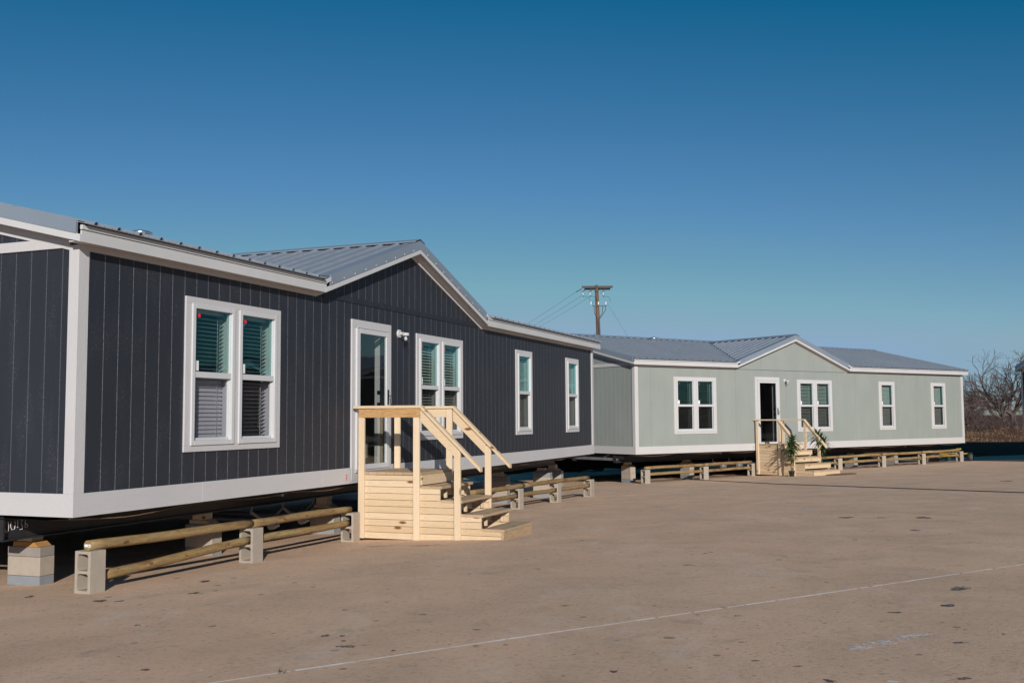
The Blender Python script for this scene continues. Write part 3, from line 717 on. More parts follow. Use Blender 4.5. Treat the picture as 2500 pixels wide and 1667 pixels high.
CH = [[(.0, .05), (-.015, .0), (.01, -.05), (.045, -.045), (.05, .0), (.04, .05)], [(.08, .05), (.075, .0), (.095, -.035), (.13, -.03), (.14, .02), (.13, .055)],
      [(.17, .055), (.172, -.02)], [(.205, .055), (.235, .05), (.215, .01), (.24, -.01), (.235, -.04), (.205, -.042)], [(.275, .055), (.275, -.03), (.30, -.03), (.31, -.01), (.29, .01), (.278, .01)]]
AX, AY, AH = -4.1577, 9.6939, R(68.5562)
BX, BY, BH = 3.5467, 29.4779, R(35.1524)
BDZ = -.1847
homeA = make_home('dark', "charcoal home with grooved siding, white trim and pine steps, nearest the camera", (AX, AY, CAMZ - .92), AH, text=CH, vent_u=4.55, vent_v=3.3)
homeB = make_home('sage', "pale sage green home with metal roof and potted palms by its steps", (BX, BY, CAMZ - .92 + BDZ), BH, text=CH, vent_u=4.0, vent_v=3.45)
homeC = make_home('dark', "dark home mostly out of frame, only its roof corner showing at the right edge", (19.03, 30.95, CAMZ - .92 - .06), R(-3.2), end_window=True, detail=False)

def frame(h, u, v, z=0.0):
    ox, oy, a = {'A': (AX, AY, AH), 'B': (BX, BY, BH)}[h]
    return Vector((ox + u * math.cos(a) - v * math.sin(a), oy + u * math.sin(a) + v * math.cos(a), z))

# ------------------------------------------------------------------ wooden steps
def make_steps(label, loc, ang, z0, P, style):
    """local x = away from the home, y = along its wall; loc is the back corner at the home wall"""
    root = thing("wooden_steps", label, "steps", (loc[0], loc[1], z0), ang, "site-built pine steps at the home doors")
    w, rise, run, front, zr, bend, se, sz, p2, p3 = P
    S = 1
    def bx(mb, x0, x1, y0, y1, za, zb): mb.box(x0, x1, min(S * y0, S * y1), max(S * y0, S * y1), za, zb)
    W = w
    # side cladding, both sides, stair-stepped planks
    ph = rise / 2.05
    for yy in (.040, W - .075):
        k = 0
        while True:
            za = k * ph; zb = za + ph - .005
            if zb > 5 * rise - .045: zb = 5 * rise - .045
            if zb - za < .02: break
            lev = int((zb - .012) / rise)
            x1 = front - .02 - lev * run
            if lev >= 4: x1 = front - 4 * run - .02
            mb = MB(); bx(mb, .02, x1, yy, yy + .035, za, zb); 
            o_ = mb.build("side_plank", "pine_x", root, bevel=.003)
            k += 1
    # treads and deck
    for k in range(1, 5):
        xa = front - k * run; xb = xa + run + .01
        h = (xb - xa - .006) / 2
        for i in range(2):
            mb = MB(); x = xa + i * (h + .006); bx(mb, x, x + h, .036, W - .0, k * rise - .038, k * rise); mb.build("tread", "pine_tread", root, bevel=.004)
    mb = MB(); xd = front - 4 * run; n = 7; h = (xd + .01 - .02) / n
    for i in range(n): bx(mb, .01 + i * h, .01 + (i + 1) * h - .006, .036, W - .0, 5 * rise - .038, 5 * rise)
    mb.build("deck", "pine_tread", root, bevel=.003)
    mb = MB(); bx(mb, xd - .04, xd - .002, .08, W - .08, 5 * rise - .175, 5 * rise - .04); mb.build("deck_board", "pine_y", root, bevel=.003)
    # fronts
    mb = MB(); bx(mb, front - .036, front, .036, W, .005, rise - .04); mb.build("riser", "pine_bold" if style == 'open' else "pine_y", root, bevel=.003)
    for k in range(2, 5):
        xa = front - k * run
        if style == 'closed':
            mb = MB(); bx(mb, xa + run - .03, xa + run + .006, .04, W, k * rise - .150, k * rise - .04); mb.build("riser", "pine_y", root, bevel=.003)
        else:
            mb = MB()
            for yy in (.08, W * .36, W - .115): bx(mb, xa + run - .13, xa + run - .09, yy, yy + .038, (k - 1) * rise + .001, k * rise - .04)
            bx(mb, xa + .0, xa + .03, .08, W - .08, (k - 1) * rise - .0 + .001, k * rise - .04)
            mb.build("tread_support", "pine_z", root, bevel=.002)
    # inner stringers
    mb = MB()
    for yy in (W * .5,):
        for k in range(1, 5): bx(mb, .05, front - k * run - .05, yy, yy + .038, (k - 1) * rise + .01, k * rise - .045)
    mb.build("stringer", "pine_x", root)
    # posts and rails
    slope = (zr - sz) / (se - bend)
    for side, ya in (('n', 0.0), ('f', W - .040)):
        beam = .128 if style == 'open' else 0.0
        top = zr - .038 - beam
        for i, px in enumerate((.047, p2, p3)):
            yo = ya
            t_ = top if i < 2 else zr - slope * (p3 - bend) - .06 - (beam * .2)
            if side == 'f' and i == 1: t_ = zr - .04
            if side == 'f' and i == 2: t_ = zr - slope * (p3 - bend) - .06
            zb = 0.0
            mb = MB(); bx(mb, px - .046, px + .046, yo, yo + .039, zb, t_); mb.build("post", "pine_z", root, bevel=.004)
        # level cap, then sloping cap
        yc0, yc1 = ya - .025, ya + .065
        if side == 'n': x0 = -.07
        else: x0 = -.05
        mb = MB(); bx(mb, x0, bend + .015, yc0, yc1, zr - .038, zr); mb.build("handrail", "pine_x", root, bevel=.004)
        a = Vector((bend + .016, 0, zr)); b_ = Vector((se, 0, sz)); dn = Vector((0, 0, -.052))
        ys = sorted((S * yc0, S * yc1))
        def sl(y0, y1, p, q, dz, name, mat):
            m_ = MB(); m_.hexa([(p.x, y0, p.z + dz), (q.x, y0, q.z + dz), (q.x, y1, q.z + dz), (p.x, y1, p.z + dz), (p.x, y0, p.z), (q.x, y0, q.z), (q.x, y1, q.z), (p.x, y1, p.z)]); m_.build(name, mat, root, bevel=.003)
        sl(ys[0], ys[1], a, b_, -.052, "handrail", "pine_x")
        yb = sorted((S * (ya - .001), S * (ya + .038)))
        if style == 'open':
            if side == 'n': mb = MB(); bx(mb, .004, bend - .003, ya - .001, ya + .038, zr - .038 - beam, zr - .040); mb.build("rail_board", "pine_bold_x", root, bevel=.003)
            else: mb = MB(); bx(mb, .10, p2 - .05, ya + .002, ya + .037, zr - .038 - beam, zr - .040); mb.build("rail_board", "pine_x", root, bevel=.003)
            xx = p3 - (.0 if side == 'n' else .05)
            a2 = Vector((bend + .002, 0, zr - .054)); b2 = Vector((xx + .02, 0, zr - slope * (xx + .02 - bend) - .054))
            sl(yb[0], yb[1], a2, b2, -.165, "rail_board", "pine_x")
        else:
            a2 = Vector((bend + .002, 0, zr - .054)); b2 = Vector((p3 + .05, 0, zr - slope * (p3 + .05 - bend) - .054))
            sl(yb[0], yb[1], a2, b2, -.09, "rail_board", "pine_x")
    if style == 'open':
        # nail heads and cut notches on the near cladding
        mb = MB(); rg = random.Random(3)
        for k in range(9):
            for x in (.16, p2 - .09, p2 + .12, p3 - .10, p3 + .12, front - .06):
                z = (k + .5) * ph + rg.uniform(-.02, .02); lev = int(z / rise)
                if x < front - lev * run - .05: bx(mb, x - .003, x + .003, .0385, .0405, z - .003, z + .003)
        mb.build("nail_heads", "black", root)
    return root

def steps_at(h, u, v, ang, z0, P, style, label):
    return make_steps(label, frame(h, u, v), {'A': AH, 'B': BH}[h] - math.pi / 2 - R(ang), z0, P, style)
zA = CAMZ - 1.672; zB = CAMZ - 1.850
steps_at('A', 5.088, -.133, -.17, zA, (1.114, .1837, .305, 2.182, .168 + 1.672, .968, 1.872, -.681 + 1.672, .906, 1.523), 'open', "fresh pine steps with two handrails at the charcoal home's door")
steps_at('B', 4.996, -.085, -1.9, zB, (1.319, .190, .335, 2.143, -.128 + 1.850, .877, 1.688, -.974 + 1.850, .904, 1.412), 'closed', "pine steps with boarded fronts at the sage home's door, between two potted palms")

# ------------------------------------------------------------------ rail fences: blocks on end with round rails
bw, bh = .194, .397
def block_mesh(mb, w=bw, d=bw, h=bh):
    """two-cell concrete block standing on end: x across the cells' axis, y = cell wall, z up"""
    t = .030; x0, x1, y0, y1 = -d / 2, d / 2, -w / 2, w / 2
    outer = [(y0, 0), (y1, 0), (y1, h), (y0, h)]
    def ring(y0_, y1_, z0_, z1_, c=.016):
        return [(y0_ + c, z0_), (y1_ - c, z0_), (y1_, z0_ + c), (y1_, z1_ - c), (y1_ - c, z1_), (y0_ + c, z1_), (y0_, z1_ - c), (y0_, z0_ + c)]
    bm = bmesh.new()
    cells = [ring(y0 + t, y1 - t, t, h / 2 - t / 2), ring(y0 + t, y1 - t, h / 2 + t / 2, h - t)]
    # build by solid strips: sides, webs (simple boxes) plus chamfer wedges in cell corners
    mb.box(x0, x1, y0, y0 + t, 0, h); mb.box(x0, x1, y1 - t, y1, 0, h)
    for za, zb in ((0, t), (h / 2 - t / 2, h / 2 + t / 2), (h - t, h)): mb.box(x0 + .0015, x1 - .0015, y0 + t, y1 - t, za + (.001 if za else 0), zb - .001)
    for za, zb in ((t, h / 2 - t / 2), (h / 2 + t / 2, h - t)):
        for yy, sy in ((y0 + t, 1), (y1 - t, -1)):
            for zz, sz in ((za, 1), (zb, -1)):
                mb.prism([(x0 + .003, yy, zz), (x0 + .003, yy + sy * .018, zz), (x0 + .003, yy, zz + sz * .018)], (d - .006, 0, 0))
    bm.free(); return mb
blk = block_mesh(MB())
proto = None
def put_block(h, u, v, yaw, label, group, dz=0.0):
    """u, v = front right bottom corner in the home's frame"""
    global proto
    hd = {'A': AH, 'B': BH}[h]
    p = frame(h, u - bw / 2, v + bw / 2)
    if proto is None: proto = blk.build("concrete_block", "cmu", bevel=.004); o = proto
    else: o = proto.copy(); C.objects.link(o)
    o.location = (p.x, p.y, plane(p.x, p.y) - .001 + dz); o.rotation_euler = (0, 0, hd + yaw)
    o["label"] = label; o["category"] = "concrete block"; o["group"] = group
    return Vector(o.location)
gA = "concrete blocks standing on end under the rail fence by the charcoal home"; gB = "concrete blocks standing on end under the rail fence by the sage home"
Ab = [(.26, -.17, "hollow block on end at the near end of the charcoal home's rail fence"),
      (2.66, -.27, "block on end under the rail joint midway between near end block and pine steps"),
      (5.05, -.19, "block on end touching the left side of the charcoal home's pine steps"),
      (11.27, -.26, "block on end nearest the right side of the charcoal home's steps"),
      (13.28, -.36, "middle block on end of the fence right of the charcoal home's steps"),
      (15.26, -.49, "block on end at the far right end of the charcoal home's rail fence")]
Bb = [(.43, -.13, "block on end at the left end of the sage home's rail fence"),
      (2.79, -.16, "block on end midway between the fence's left end and the sage home's steps"),
      (5.10, .02, "block on end touching the left side of the sage home's steps"),
      (9.17, -.18, "block on end, first to the right of the sage home's potted palms"),
      (11.5, -.25, "block on end, second to the right of the sage home's steps"),
      (13.75, -.34, "block on end, third to the right of the sage home's steps"),
      (16.24, -.30, "block on end below the sage home's far right corner")]
yawA = [R(-2), R(-3), R(2), R(-4), R(-3), R(-5)]
PA = [put_block('A', u, v, y, l, gA) for (u, v, l), y in zip(Ab, yawA)]
PB = [put_block('B', u, v, R(y), l, gB) for (u, v, l), y in zip(Bb, (0, -2, 3, -3, -2, -1, -2))]
rgl = random.Random(11)
def log(p, q, r, label, group, tag_=False):
    p = Vector(p); q = Vector(q); d = q - p; Ln = d.length; n = 14
    root_loc = p; mb = MB(); pts = []; rad = []
    a1, a2 = rgl.uniform(0, 6), rgl.uniform(0, 6)
    for i in range(n + 1):
        t = i / n; w = math.sin(math.pi * t)
        pts.append((Ln * t, .009 * w * math.sin(a1 + 3 * t), .008 * w * math.sin(a2 + 4 * t)))
        e = .004 if i in (0, n) else 0
        rad.append(r * (1 - .07 * t + .02 * math.sin(a1 + 9 * t)) - e)
    mb.tube(pts, rad, 14, rnd=.02, rg=rgl)
    o = mb.build("round_rail", "log", smooth=False, label=label, category="wooden rail", group=group)
    for f in o.data.polygons: f.use_smooth = len(f.vertices) == 4
    o.location = p; o.rotation_euler = d.to_track_quat('X', 'Z').to_euler()
    if tag_:
        m = MB(); m.box(-.0025, -.0012, -.04, .035, -.014, .012); t_ = m.build("price_tag", "paper", o)
        m = MB(); [m.box(-.0032, -.0022, -.028 + k * .006, -.025 + k * .006, -.008, .004) for k in range(4)]; m.build("barcode", "black", t_)
    return o
def up(v, z): return Vector((v.x, v.y, v.z + z))
def along(a, b, t): return a + (b - a) * t
r1 = .047
gl = "round treated rails laid on the blocks beside the charcoal home"; g2 = "round treated rails laid on the blocks beside the sage home"
dirA = (PA[1] - PA[0]).normalized()
top = bh + r1 - .001; low = bh / 2 + .015 + r1
log(up(PA[0], top) - dirA * .04, up(PA[1], top + .002) - dirA * .004, .052, "top rail with a white price tag on its near end", gl, True)
log(up(PA[1], top) + dirA * .004, up(PA[2], top) - dirA * .02, .049, "top rail ending just left of the charcoal home's steps", gl)
log(up(PA[0], low - .12) + dirA * .115, up(PA[1], low) - dirA * .01, .050, "lower rail starting just behind the near end block with the hollow cells", gl)
log(up(PA[1], low - .005) + dirA * .0, up(PA[2], low) - dirA * .03, .048, "lower rail ending in the block left of the charcoal home's steps", gl)
s0 = frame('A', 8.86, -.20); s0.z = plane(s0.x, s0.y)
dA2 = (PA[5] - PA[3]).normalized()
log(up(s0, top), up(PA[3], top) + dA2 * .3, .048, "top rail emerging from behind the charcoal home's steps on their right", gl)
log(up(PA[3], top) + dA2 * .31, up(PA[5], top) + dA2 * -.02, .047, "last top rail, ending over the far right block of the charcoal home's fence", gl)
log(up(s0, low), up(PA[3], low) + dA2 * -.01, .047, "lower rail coming out from behind the charcoal home's steps", gl)
log(up(PA[3], low) + dA2 * .01, up(PA[4], low) - dA2 * .005, .046, "middle lower rail of the fence right of the charcoal home's steps", gl)
log(up(PA[4], low) + dA2 * .01, up(PA[5], low) + dA2 * .0, .046, "lower rail reaching the far right block of the charcoal home's fence", gl)
pb0 = put_b0 = frame('B', 6.9, -.12); pb0.z = plane(pb0.x, pb0.y)
tl = [(PB[0], PB[1]), (PB[1], PB[2]), (pb0, PB[3]), (PB[3], PB[4]), (PB[4], PB[5]), (PB[5], PB[6])]
tn = ["leftmost two blocks of the sage home's fence", "bay just left of the sage home's steps", "bay just right of the sage home's palms",
      "second bay right of the sage home's steps", "third bay right of the sage home's steps", "last bay at the sage home's right corner"]
for (a, b_), n_ in zip(tl, tn):
    d = (b_ - a).normalized()
    log(up(a, top) - d * (.02 if a is PB[0] else -.005), up(b_, top) - d * .005, .047, "top rail spanning the " + n_, g2)
    log(up(a, low) + d * (.02 if a is not PB[0] else .10), up(b_, low) - d * .01, .045, "lower rail spanning the " + n_, g2)

# ------------------------------------------------------------------ block piers under the homes
def pier(h, u, v, zt, label, wood_mat="shim", wl=.42, wu=.2, near=False, old=False, cap2=True):
    """(u, v) near front corner; blocks long across the home; zt = height to fill up to the beam (world)"""
    base = frame(h, u + wu / 2, v + wl / 2); g = plane(base.x, base.y)
    root = thing("block_pier", label, "block pier", (base.x, base.y, g - .002), {'A': AH, 'B': BH}[h] + R(rgl.uniform(-3, 3)), "concrete block piers carrying the homes")
    H = zt - g; z = 0.0; rg = random.Random(int(u * 10))
    def blk_(hh, mat, nm, sh=.006):
        nonlocal z
        dx, dy = rg.uniform(-sh, sh), rg.uniform(-sh, sh)
        m = MB(); m.box(-wu / 2 + dx, wu / 2 + dx, -wl / 2 + dy, wl / 2 + dy, z, z + hh - .002); m.build(nm, mat, root, bevel=.006); z += hh
    blk_(.10, "cmu_grey", "cap_block")
    while H - z > .30: blk_(.194, "cmu", "hollow_block")
    if H - z > .17: blk_(.10, "cmu_old" if old else "cmu_grey" , "cap_block", .012)
    rest = H - z
    m = MB(); t1 = min(.05, rest * .6)
    m.hexa([(-.09, -.17, z), (.09, -.18, z), (.09, .15, z), (-.09, .16, z), (-.085, -.10, z + t1), (.09, -.11, z + t1), (.09, .15, z + t1), (-.09, .15, z + t1)]); m.build("wood_shim", wood_mat, root, bevel=.003)
    if rest - t1 > .01:
        m = MB(); m.box(-.075, .08, -.07, .12, z + t1 + .001, H - .002); m.build("wood_shim", "pine_y", root, bevel=.003)
    return root
bzA = CAMZ - 1.19; bzB = bzA + BDZ
pier('A', .50, .92, bzA, "pier with cracked orange wedges at the charcoal home's near corner", old=True)
pier('A', 3.18, .86, bzA, "pier with brown planks on top behind the near rails of the charcoal home", "pine_y")
pier('A', 6.08 - .0, .86, bzA, "pier partly hidden by axle parts, just left of the charcoal home's steps", "pine_y")
pier('A', 10.9, .80, bzA, "shaded pier seen just right of the charcoal home's pine steps, through the rails")
pier('A', 13.0, .78, bzA, "tall pier half in shade behind the middle of the charcoal home's right fence", "pine_y")
pier('A', 15.0, .50, bzA, "tall half-shaded pier behind the charcoal home's last rails", "cmu_old")
pier('A', 16.42, .72, bzA, "sunlit pier under the charcoal home's far right corner beam", "pine_y")
pier('B', .72, 1.05, bzB, "sunlit pier with orange wood on top at the sage home's left corner")
pier('B', 3.2, 1.05, bzB, "pier behind the left rails of the sage home's fence")
pier('B', 11.55, 1.1, bzB, "pier behind the rails, first to the right of the sage home's potted palms")
pier('B', 14.0, 1.1, bzB, "pier behind the rails, second to the right of the sage home's steps")
pier('B', 16.45, .95, bzB, "pier beneath the sage home's right end, next to the yellow dolly", "pine_y")

# stacked pale panels lying in the shade beyond the first home
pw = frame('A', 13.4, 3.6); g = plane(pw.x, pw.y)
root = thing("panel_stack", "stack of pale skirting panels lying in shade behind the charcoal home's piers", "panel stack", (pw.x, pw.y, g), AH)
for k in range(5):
    m = MB(); m.box(-2.6, 3.6, -.6 + .01 * k, .6 - .015 * (k % 2), .04 + k * .055, .04 + k * .055 + .05); m.build("panel", "trailer", root, bevel=.004)  # pale panels share the shade-darkened trailer colour
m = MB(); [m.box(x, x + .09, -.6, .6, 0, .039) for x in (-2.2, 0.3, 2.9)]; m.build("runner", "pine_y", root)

# white enclosed trailer, shade painted into its colour, behind the gap between the homes
tx, ty = 3.6, 44.8; g = plane(tx, ty)
root = thing("cargo_trailer", "shade-coloured white box trailer with dark wheels seen under the gap between the two homes", "trailer", (tx, ty, g), R(4))
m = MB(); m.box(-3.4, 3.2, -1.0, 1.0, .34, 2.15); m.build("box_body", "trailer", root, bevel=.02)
m = MB(); m.box(-3.4, 3.2, -.98, .98, .26, .338); m.box(3.2, 4.3, -.05, .05, .28, .335); m.build("chassis", "steel", root)
for x in (-.85, .0):
    for y in (-1.02, .84):
        m = MB(); m.tube([(x, y, .30), (x, y + .18, .30)], .30, 20); wh = m.build("wheel", "rubber", root, bevel=.02); m = MB(); m.tube([(x, y - .006, .30), (x, y + .186, .30)], .14, 16); m.build("hub", "steel", wh)

# yellow dolly at the right end of the sage home
dp = frame('B', 17.05, .35); g = plane(dp.x, dp.y)
root = thing("house_dolly", "yellow house dolly with chrome wheels by the sage home's right end", "dolly", (dp.x, dp.y, g), BH)
m = MB(); m.box(-.70, .10, -.03, .03, .28, .33); m.box(-.70, -.62, -.4, .4, .26, .32); m.box(-.05, .02, -.4, .4, .26, .32); m.tube([(-.2, 0, .38), (-.2, 0, .46), (.1, 0, .46)], .03, 8); m.build("frame", "yellow", root, bevel=.005)
for x in (-.66, -.02):
    for y in (-.5, .42):
        m = MB(); m.tube([(x, y, .17), (x, y + .08, .17)], .17, 18); wh = m.build("wheel", "rubber", root, bevel=.01); m = MB(); m.tube([(x, y - .01, .17), (x, y + .09, .17)], .10, 14); m.build("rim", "galv", wh)
m = MB(); m.tube([(-.6, -.1, .38), (-.55, -.1, .44), (-.4, -.1, .45), (-.32, -.1, .38)], .035, 8); m.build("winch", "galv", root)

# small objects on the first home: red data label on the skirt, seen right of the door post
m = MB()
for k in range(4): m.box(4.945, 4.985 - .006 * (k % 2), -.0235, -.0222, Z(-.80 - k * .022), Z(-.788 - k * .022))
m.build("red_label", "red", homeA)
m = MB()
for k in range(4): m.box(4.945, 4.985 - .006 * (k % 2), -.0235, -.0222, Z(-.80 - k * .022), Z(-.788 - k * .022))
m.build("red_label", "red", homeB)

# ------------------------------------------------------------------ console table with flowers, seen through the first door
p = frame('A', 5.98, 1.9); zf = CAMZ - .77
root = thing("console_table", "narrow brown table standing inside the charcoal home behind the door glass", "table", (p.x, p.y, zf), AH)
m = MB(); m.box(-.35, .35, -.16, .16, .72, .76); m.build("table_top", "inner_wood", root, bevel=.004)
for x in (-.32, .28):
    for y in (-.13, .10): m = MB(); m.box(x, x + .04, y, y + .04, 0, .719); m.build("leg", "pine_z", root)
m = MB(); m.box(-.31, .31, -.14, .14, .20, .23); m.build("shelf", "inner_wood", root)
root = thing("flower_arrangement", "cream flowers in a small vase on the table behind the charcoal home's door", "flowers", (p.x, p.y, zf + .76), AH)
m = MB(); m.lathe([(.05, 0), (.07, .06), (.045, .13), (.05, .15)], (0, 0, 0), 14); m.build("vase", "inner_wood", root, smooth=True)
m = MB(); rf_ = random.Random(2)
for k in range(46):
    c = Vector((rf_.gauss(0, .07), rf_.gauss(0, .07), .24 + rf_.gauss(0, .055)))
    for j in range(5):
        a = rf_.uniform(0, 6.28); e = Vector((math.cos(a), math.sin(a), rf_.uniform(-.3, .8))).normalized() * .032; s_ = e.orthogonal().normalized() * .012
        m.add([c, c + e * .6 + s_, c + e, c + e * .6 - s_], [(0, 1, 2, 3)])
m.build("petals", "flower", root)

# ------------------------------------------------------------------ potted palms (dracaena)
def palm(loc, label, heads, seed, lean=0.0, bright=False):
    rg = random.Random(seed); root = thing("potted_palm", label, "potted plant", loc, 0, "potted palms beside the sage home's steps")
    m = MB(); m.lathe([(.070, 0), (.088, .135), (.098, .14), (.098, .165), (.086, .166), (.083, .15), (.05, .15)], (0, 0, 0), 20); m.build("pot", "black", root, smooth=False)
    st = MB(); lf = MB(); LW = .030
    for (hx, hy, hz, r, nl) in heads:
        st.tube([(0, 0, .14), (hx * .3, hy * .3, hz * .4), (hx * .8, hy * .8, hz * .8), (hx, hy, hz)], [.018, .015, .012, .01], 7)
        for k in range(nl):
            a = k * 2.399 + rg.uniform(-.2, .2); t = k / nl; el = R(-15 + 85 * t) ; ln = r * .86 * rg.uniform(.8, 1.1)
            base = Vector((hx, hy, hz - .14 + .16 * t)); dh = Vector((math.cos(a), math.sin(a), 0)); sd = Vector((-dh.y, dh.x, 0))
            prev = None; n = 6; vs = []; fs = []
            for i in range(n + 1):
                s = i / n; w = (LW * math.sin(math.pi * (s * .93 + .07)) ** .7 if i < n else .001)
                x = ln * (s * math.cos(el)); z = ln * (s * math.sin(el)) - ln * .55 * s * s * (1.1 - .6 * t)
                c = base + dh * x + Vector((0, 0, z)); vs += [c + sd * w - Vector((0, 0, -.006)), c, c - sd * w + Vector((0, 0, .006))]
            for i in range(n):
                for j in (0, 1): q = i * 3 + j; fs.append((q, q + 1, q + 4, q + 3))
            lf.add(vs, fs)
    st.build("cane", "stem", root, smooth=True); lf.build("leaves", "leaf", root, smooth=True)
    return root
g = plane(8.41, 30.88)
palm((8.41, 30.88, g), "tall potted palm standing in front of the sage home's steps, with shadow on the boards",
     [(.02, .02, .66, .28, 30), (-.04, -.01, .90, .34, 38), (.05, .0, 1.10, .34, 36), (.02, .03, 1.0, .34, 26)], 4)
p = frame('B', 6.45, -1.4); g = plane(p.x, p.y)
palm((p.x, p.y, g), "potted palm with bright lower leaves at the far side of the sage home's handrail",
     [(.02, .0, .66, .30, 30), (.10, -.02, .98, .36, 34), (-.08, .0, 1.20, .40, 34), (.05, .05, 1.1, .36, 26)], 9)
p = frame('B', 5.85, -2.62)
m = MB(); n = 40; vs = [(0.60 * math.cos(2 * math.pi * i / n), .36 * abs(math.sin(2 * math.pi * i / n)) * (-1 if i < n / 2 else .0) , 0) for i in range(n)]
m.prism([(.58 * math.cos(2 * math.pi * i / n), .36 * math.sin(2 * math.pi * i / n), .006) for i in range(n)], (0, 0, .012))
o = m.build("doormat", "mat", label="brown oval doormat on the paving before the sage home's bottom step", category="doormat"); o.location = (p.x, p.y, plane(p.x, p.y)); o.rotation_euler = (math.atan(GY) * -.0 + math.atan(GY), -math.atan(GX), BH)

# ------------------------------------------------------------------ marks on the paving
for nm_, sc_, lo_, hi_ in (("stain", 22.0, .38, .50), ("scuff", 26.0, .42, .56), ("redstain", 9.0, .35, .65), ("ochre", 9.0, .35, .65)):
    mt_ = M[nm_]; t_ = mt_.node_tree; b_ = t_.nodes["Principled BSDF"]
    tc_ = t_.nodes.new("ShaderNodeTexCoord"); no_ = t_.nodes.new("ShaderNodeTexNoise"); no_.inputs["Scale"].default_value = sc_; no_.inputs["Detail"].default_value = 6; no_.inputs["Roughness"].default_value = .7
    rp_ = t_.nodes.new("ShaderNodeMapRange"); rp_.inputs[1].default_value = lo_; rp_.inputs[2].default_value = hi_; rp_.inputs[4].default_value = .9 if nm_ in ("stain", "scuff") else .45
    t_.links.new(tc_.outputs["Object"], no_.inputs["Vector"]); t_.links.new(no_.outputs[0], rp_.inputs[0]); t_.links.new(rp_.outputs[0], b_.inputs["Alpha"])
def on_plane(mb, pts, h):
    mb.add([(x, y, plane(x, y) + h) for x, y in pts], [tuple(range(len(pts)))])
def blob(mb, cx, cy, rx, ry, ang, rg, h, n=18, jag=.35):
    pts = []
    ph = [rg.uniform(0, 6.28) for _ in range(4)]
    for i in range(n):
        t = 2 * math.pi * i / n; r = 1 + jag * (math.sin(2 * t + ph[0]) * .4 + math.sin(3 * t + ph[1]) * .35 + math.sin(5 * t + ph[2]) * .3 + rg.uniform(-.4, .4))
        x, y = rx * r * math.cos(t), ry * r * math.sin(t)
        pts.append((cx + x * math.cos(ang) - y * math.sin(ang), cy + x * math.sin(ang) + y * math.cos(ang)))
    on_plane(mb, pts, h)
DARK =  [(0.4, 7.95, 0.032, 0.055), (3.48, 8.05, 0.082, 0.099), (3.07, 7.31, 0.057, 0.061), (2.62, 7.11, 0.038, 0.038), (1.56, 7.21, 0.025, 0.028), (0.54, 5.63, 0.027, 0.033), (2.24, 5.18, 0.03, 0.04), (4.91, 15.16, 0.123, 0.128), (5.33, 14.89, 0.062, 0.083), (5.83, 14.63, 0.114, 0.162), (5.02, 12.85, 0.058, 0.094), (1.72, 10.2, 0.045, 0.037), (2.07, 11.14, 0.029, 0.044), (0.87, 13.12, 0.03, 0.061), (11.4, 23.67, 0.126, 0.22), (2.95, 6.24, 0.015, 0.022), (1.59, 5.24, 0.028, 0.04), (1.3, 7.31, 0.013, 0.019), (2.6, 6.04, 0.05, 0.027), (-3.09, 10.33, 0.057, 0.097), (-3.68, 9.19, 0.069, 0.079), (-2.93, 9.47, 0.051, 0.066), (-3.48, 9.13, 0.034, 0.047), (-4.52, 9.65, 0.04, 0.072), (-2.83, 7.78, 0.023, 0.034), (-1.28, 7.04, 0.026, 0.044), (-1.07, 6.63, 0.055, 0.054), (-0.75, 6.44, 0.015, 0.022), (-1.16, 7.01, 0.023, 0.026), (-2.18, 6.14, 0.026, 0.035), (-1.72, 5.88, 0.012, 0.019), (-1.12, 6.82, 0.019, 0.024)]
PALE =  [(3.78, 23.16, 0.517, 0.192), (2.73, 18.92, 0.225, 0.255), (2.29, 21.9, 0.44, 0.17), (4.81, 16.73, 0.201, 0.257), (1.19, 14.78, 0.19, 0.116), (1.7, 13.32, 0.151, 0.094), (3.37, 7.64, 0.034, 0.033), (2.24, 8.36, 0.021, 0.025), (1.36, 5.25, 0.056, 0.029), (2.49, 7.25, 0.023, 0.039), (0.37, 5.95, 0.029, 0.024), (3.65, 16.83, 0.228, 0.153), (3.46, 14.16, 0.025, 0.073), (-2.3, 7.77, 0.033, 0.055), (-1.98, 8.38, 0.06, 0.038), (-2.55, 6.75, 0.026, 0.034)]
rg = random.Random(21)
m = MB(); h = .0012
for x, y, a, b_ in DARK: blob(m, x, y, a, b_ * .8, 0, rg, h, 22, .45); h += .00002
m.build("oil_stains", "stain", kind="structure")
m = MB(); h = .0012
for x, y, a, b_ in PALE:
    for k in range(3): blob(m, x + rg.uniform(-.5, .5) * a, y + rg.uniform(-.4, .4) * b_, a * rg.uniform(.25, .6), b_ * rg.uniform(.15, .4), rg.uniform(-.1, .3), rg, h, 18, .6); h += .00002
for k in range(16):
    t = k / 15; blob(m, 1.93 + .55 * t + rg.uniform(-.03, .03), 5.96 + .36 * t + rg.uniform(-.05, .05), rg.uniform(.03, .09), rg.uniform(.012, .04), .55, rg, h, 16, .6); h += .00002
on_plane(m, [(.07, 13.69), (.77, 13.56), (.78, 13.60), (.07, 13.74)], h)
m.build("paint_scuffs", "scuff", kind="structure")
m = MB(); blob(m, -1.16, 13.27, .30, .10, -.05, rg, .0012, 24, .35); m.build("red_chalk_stain", "redstain", kind="structure")
m = MB(); blob(m, -1.76, 13.40, .2, .10, -.05, rg, .0012, 24, .35); m.build("ochre_stain", "ochre", kind="structure")
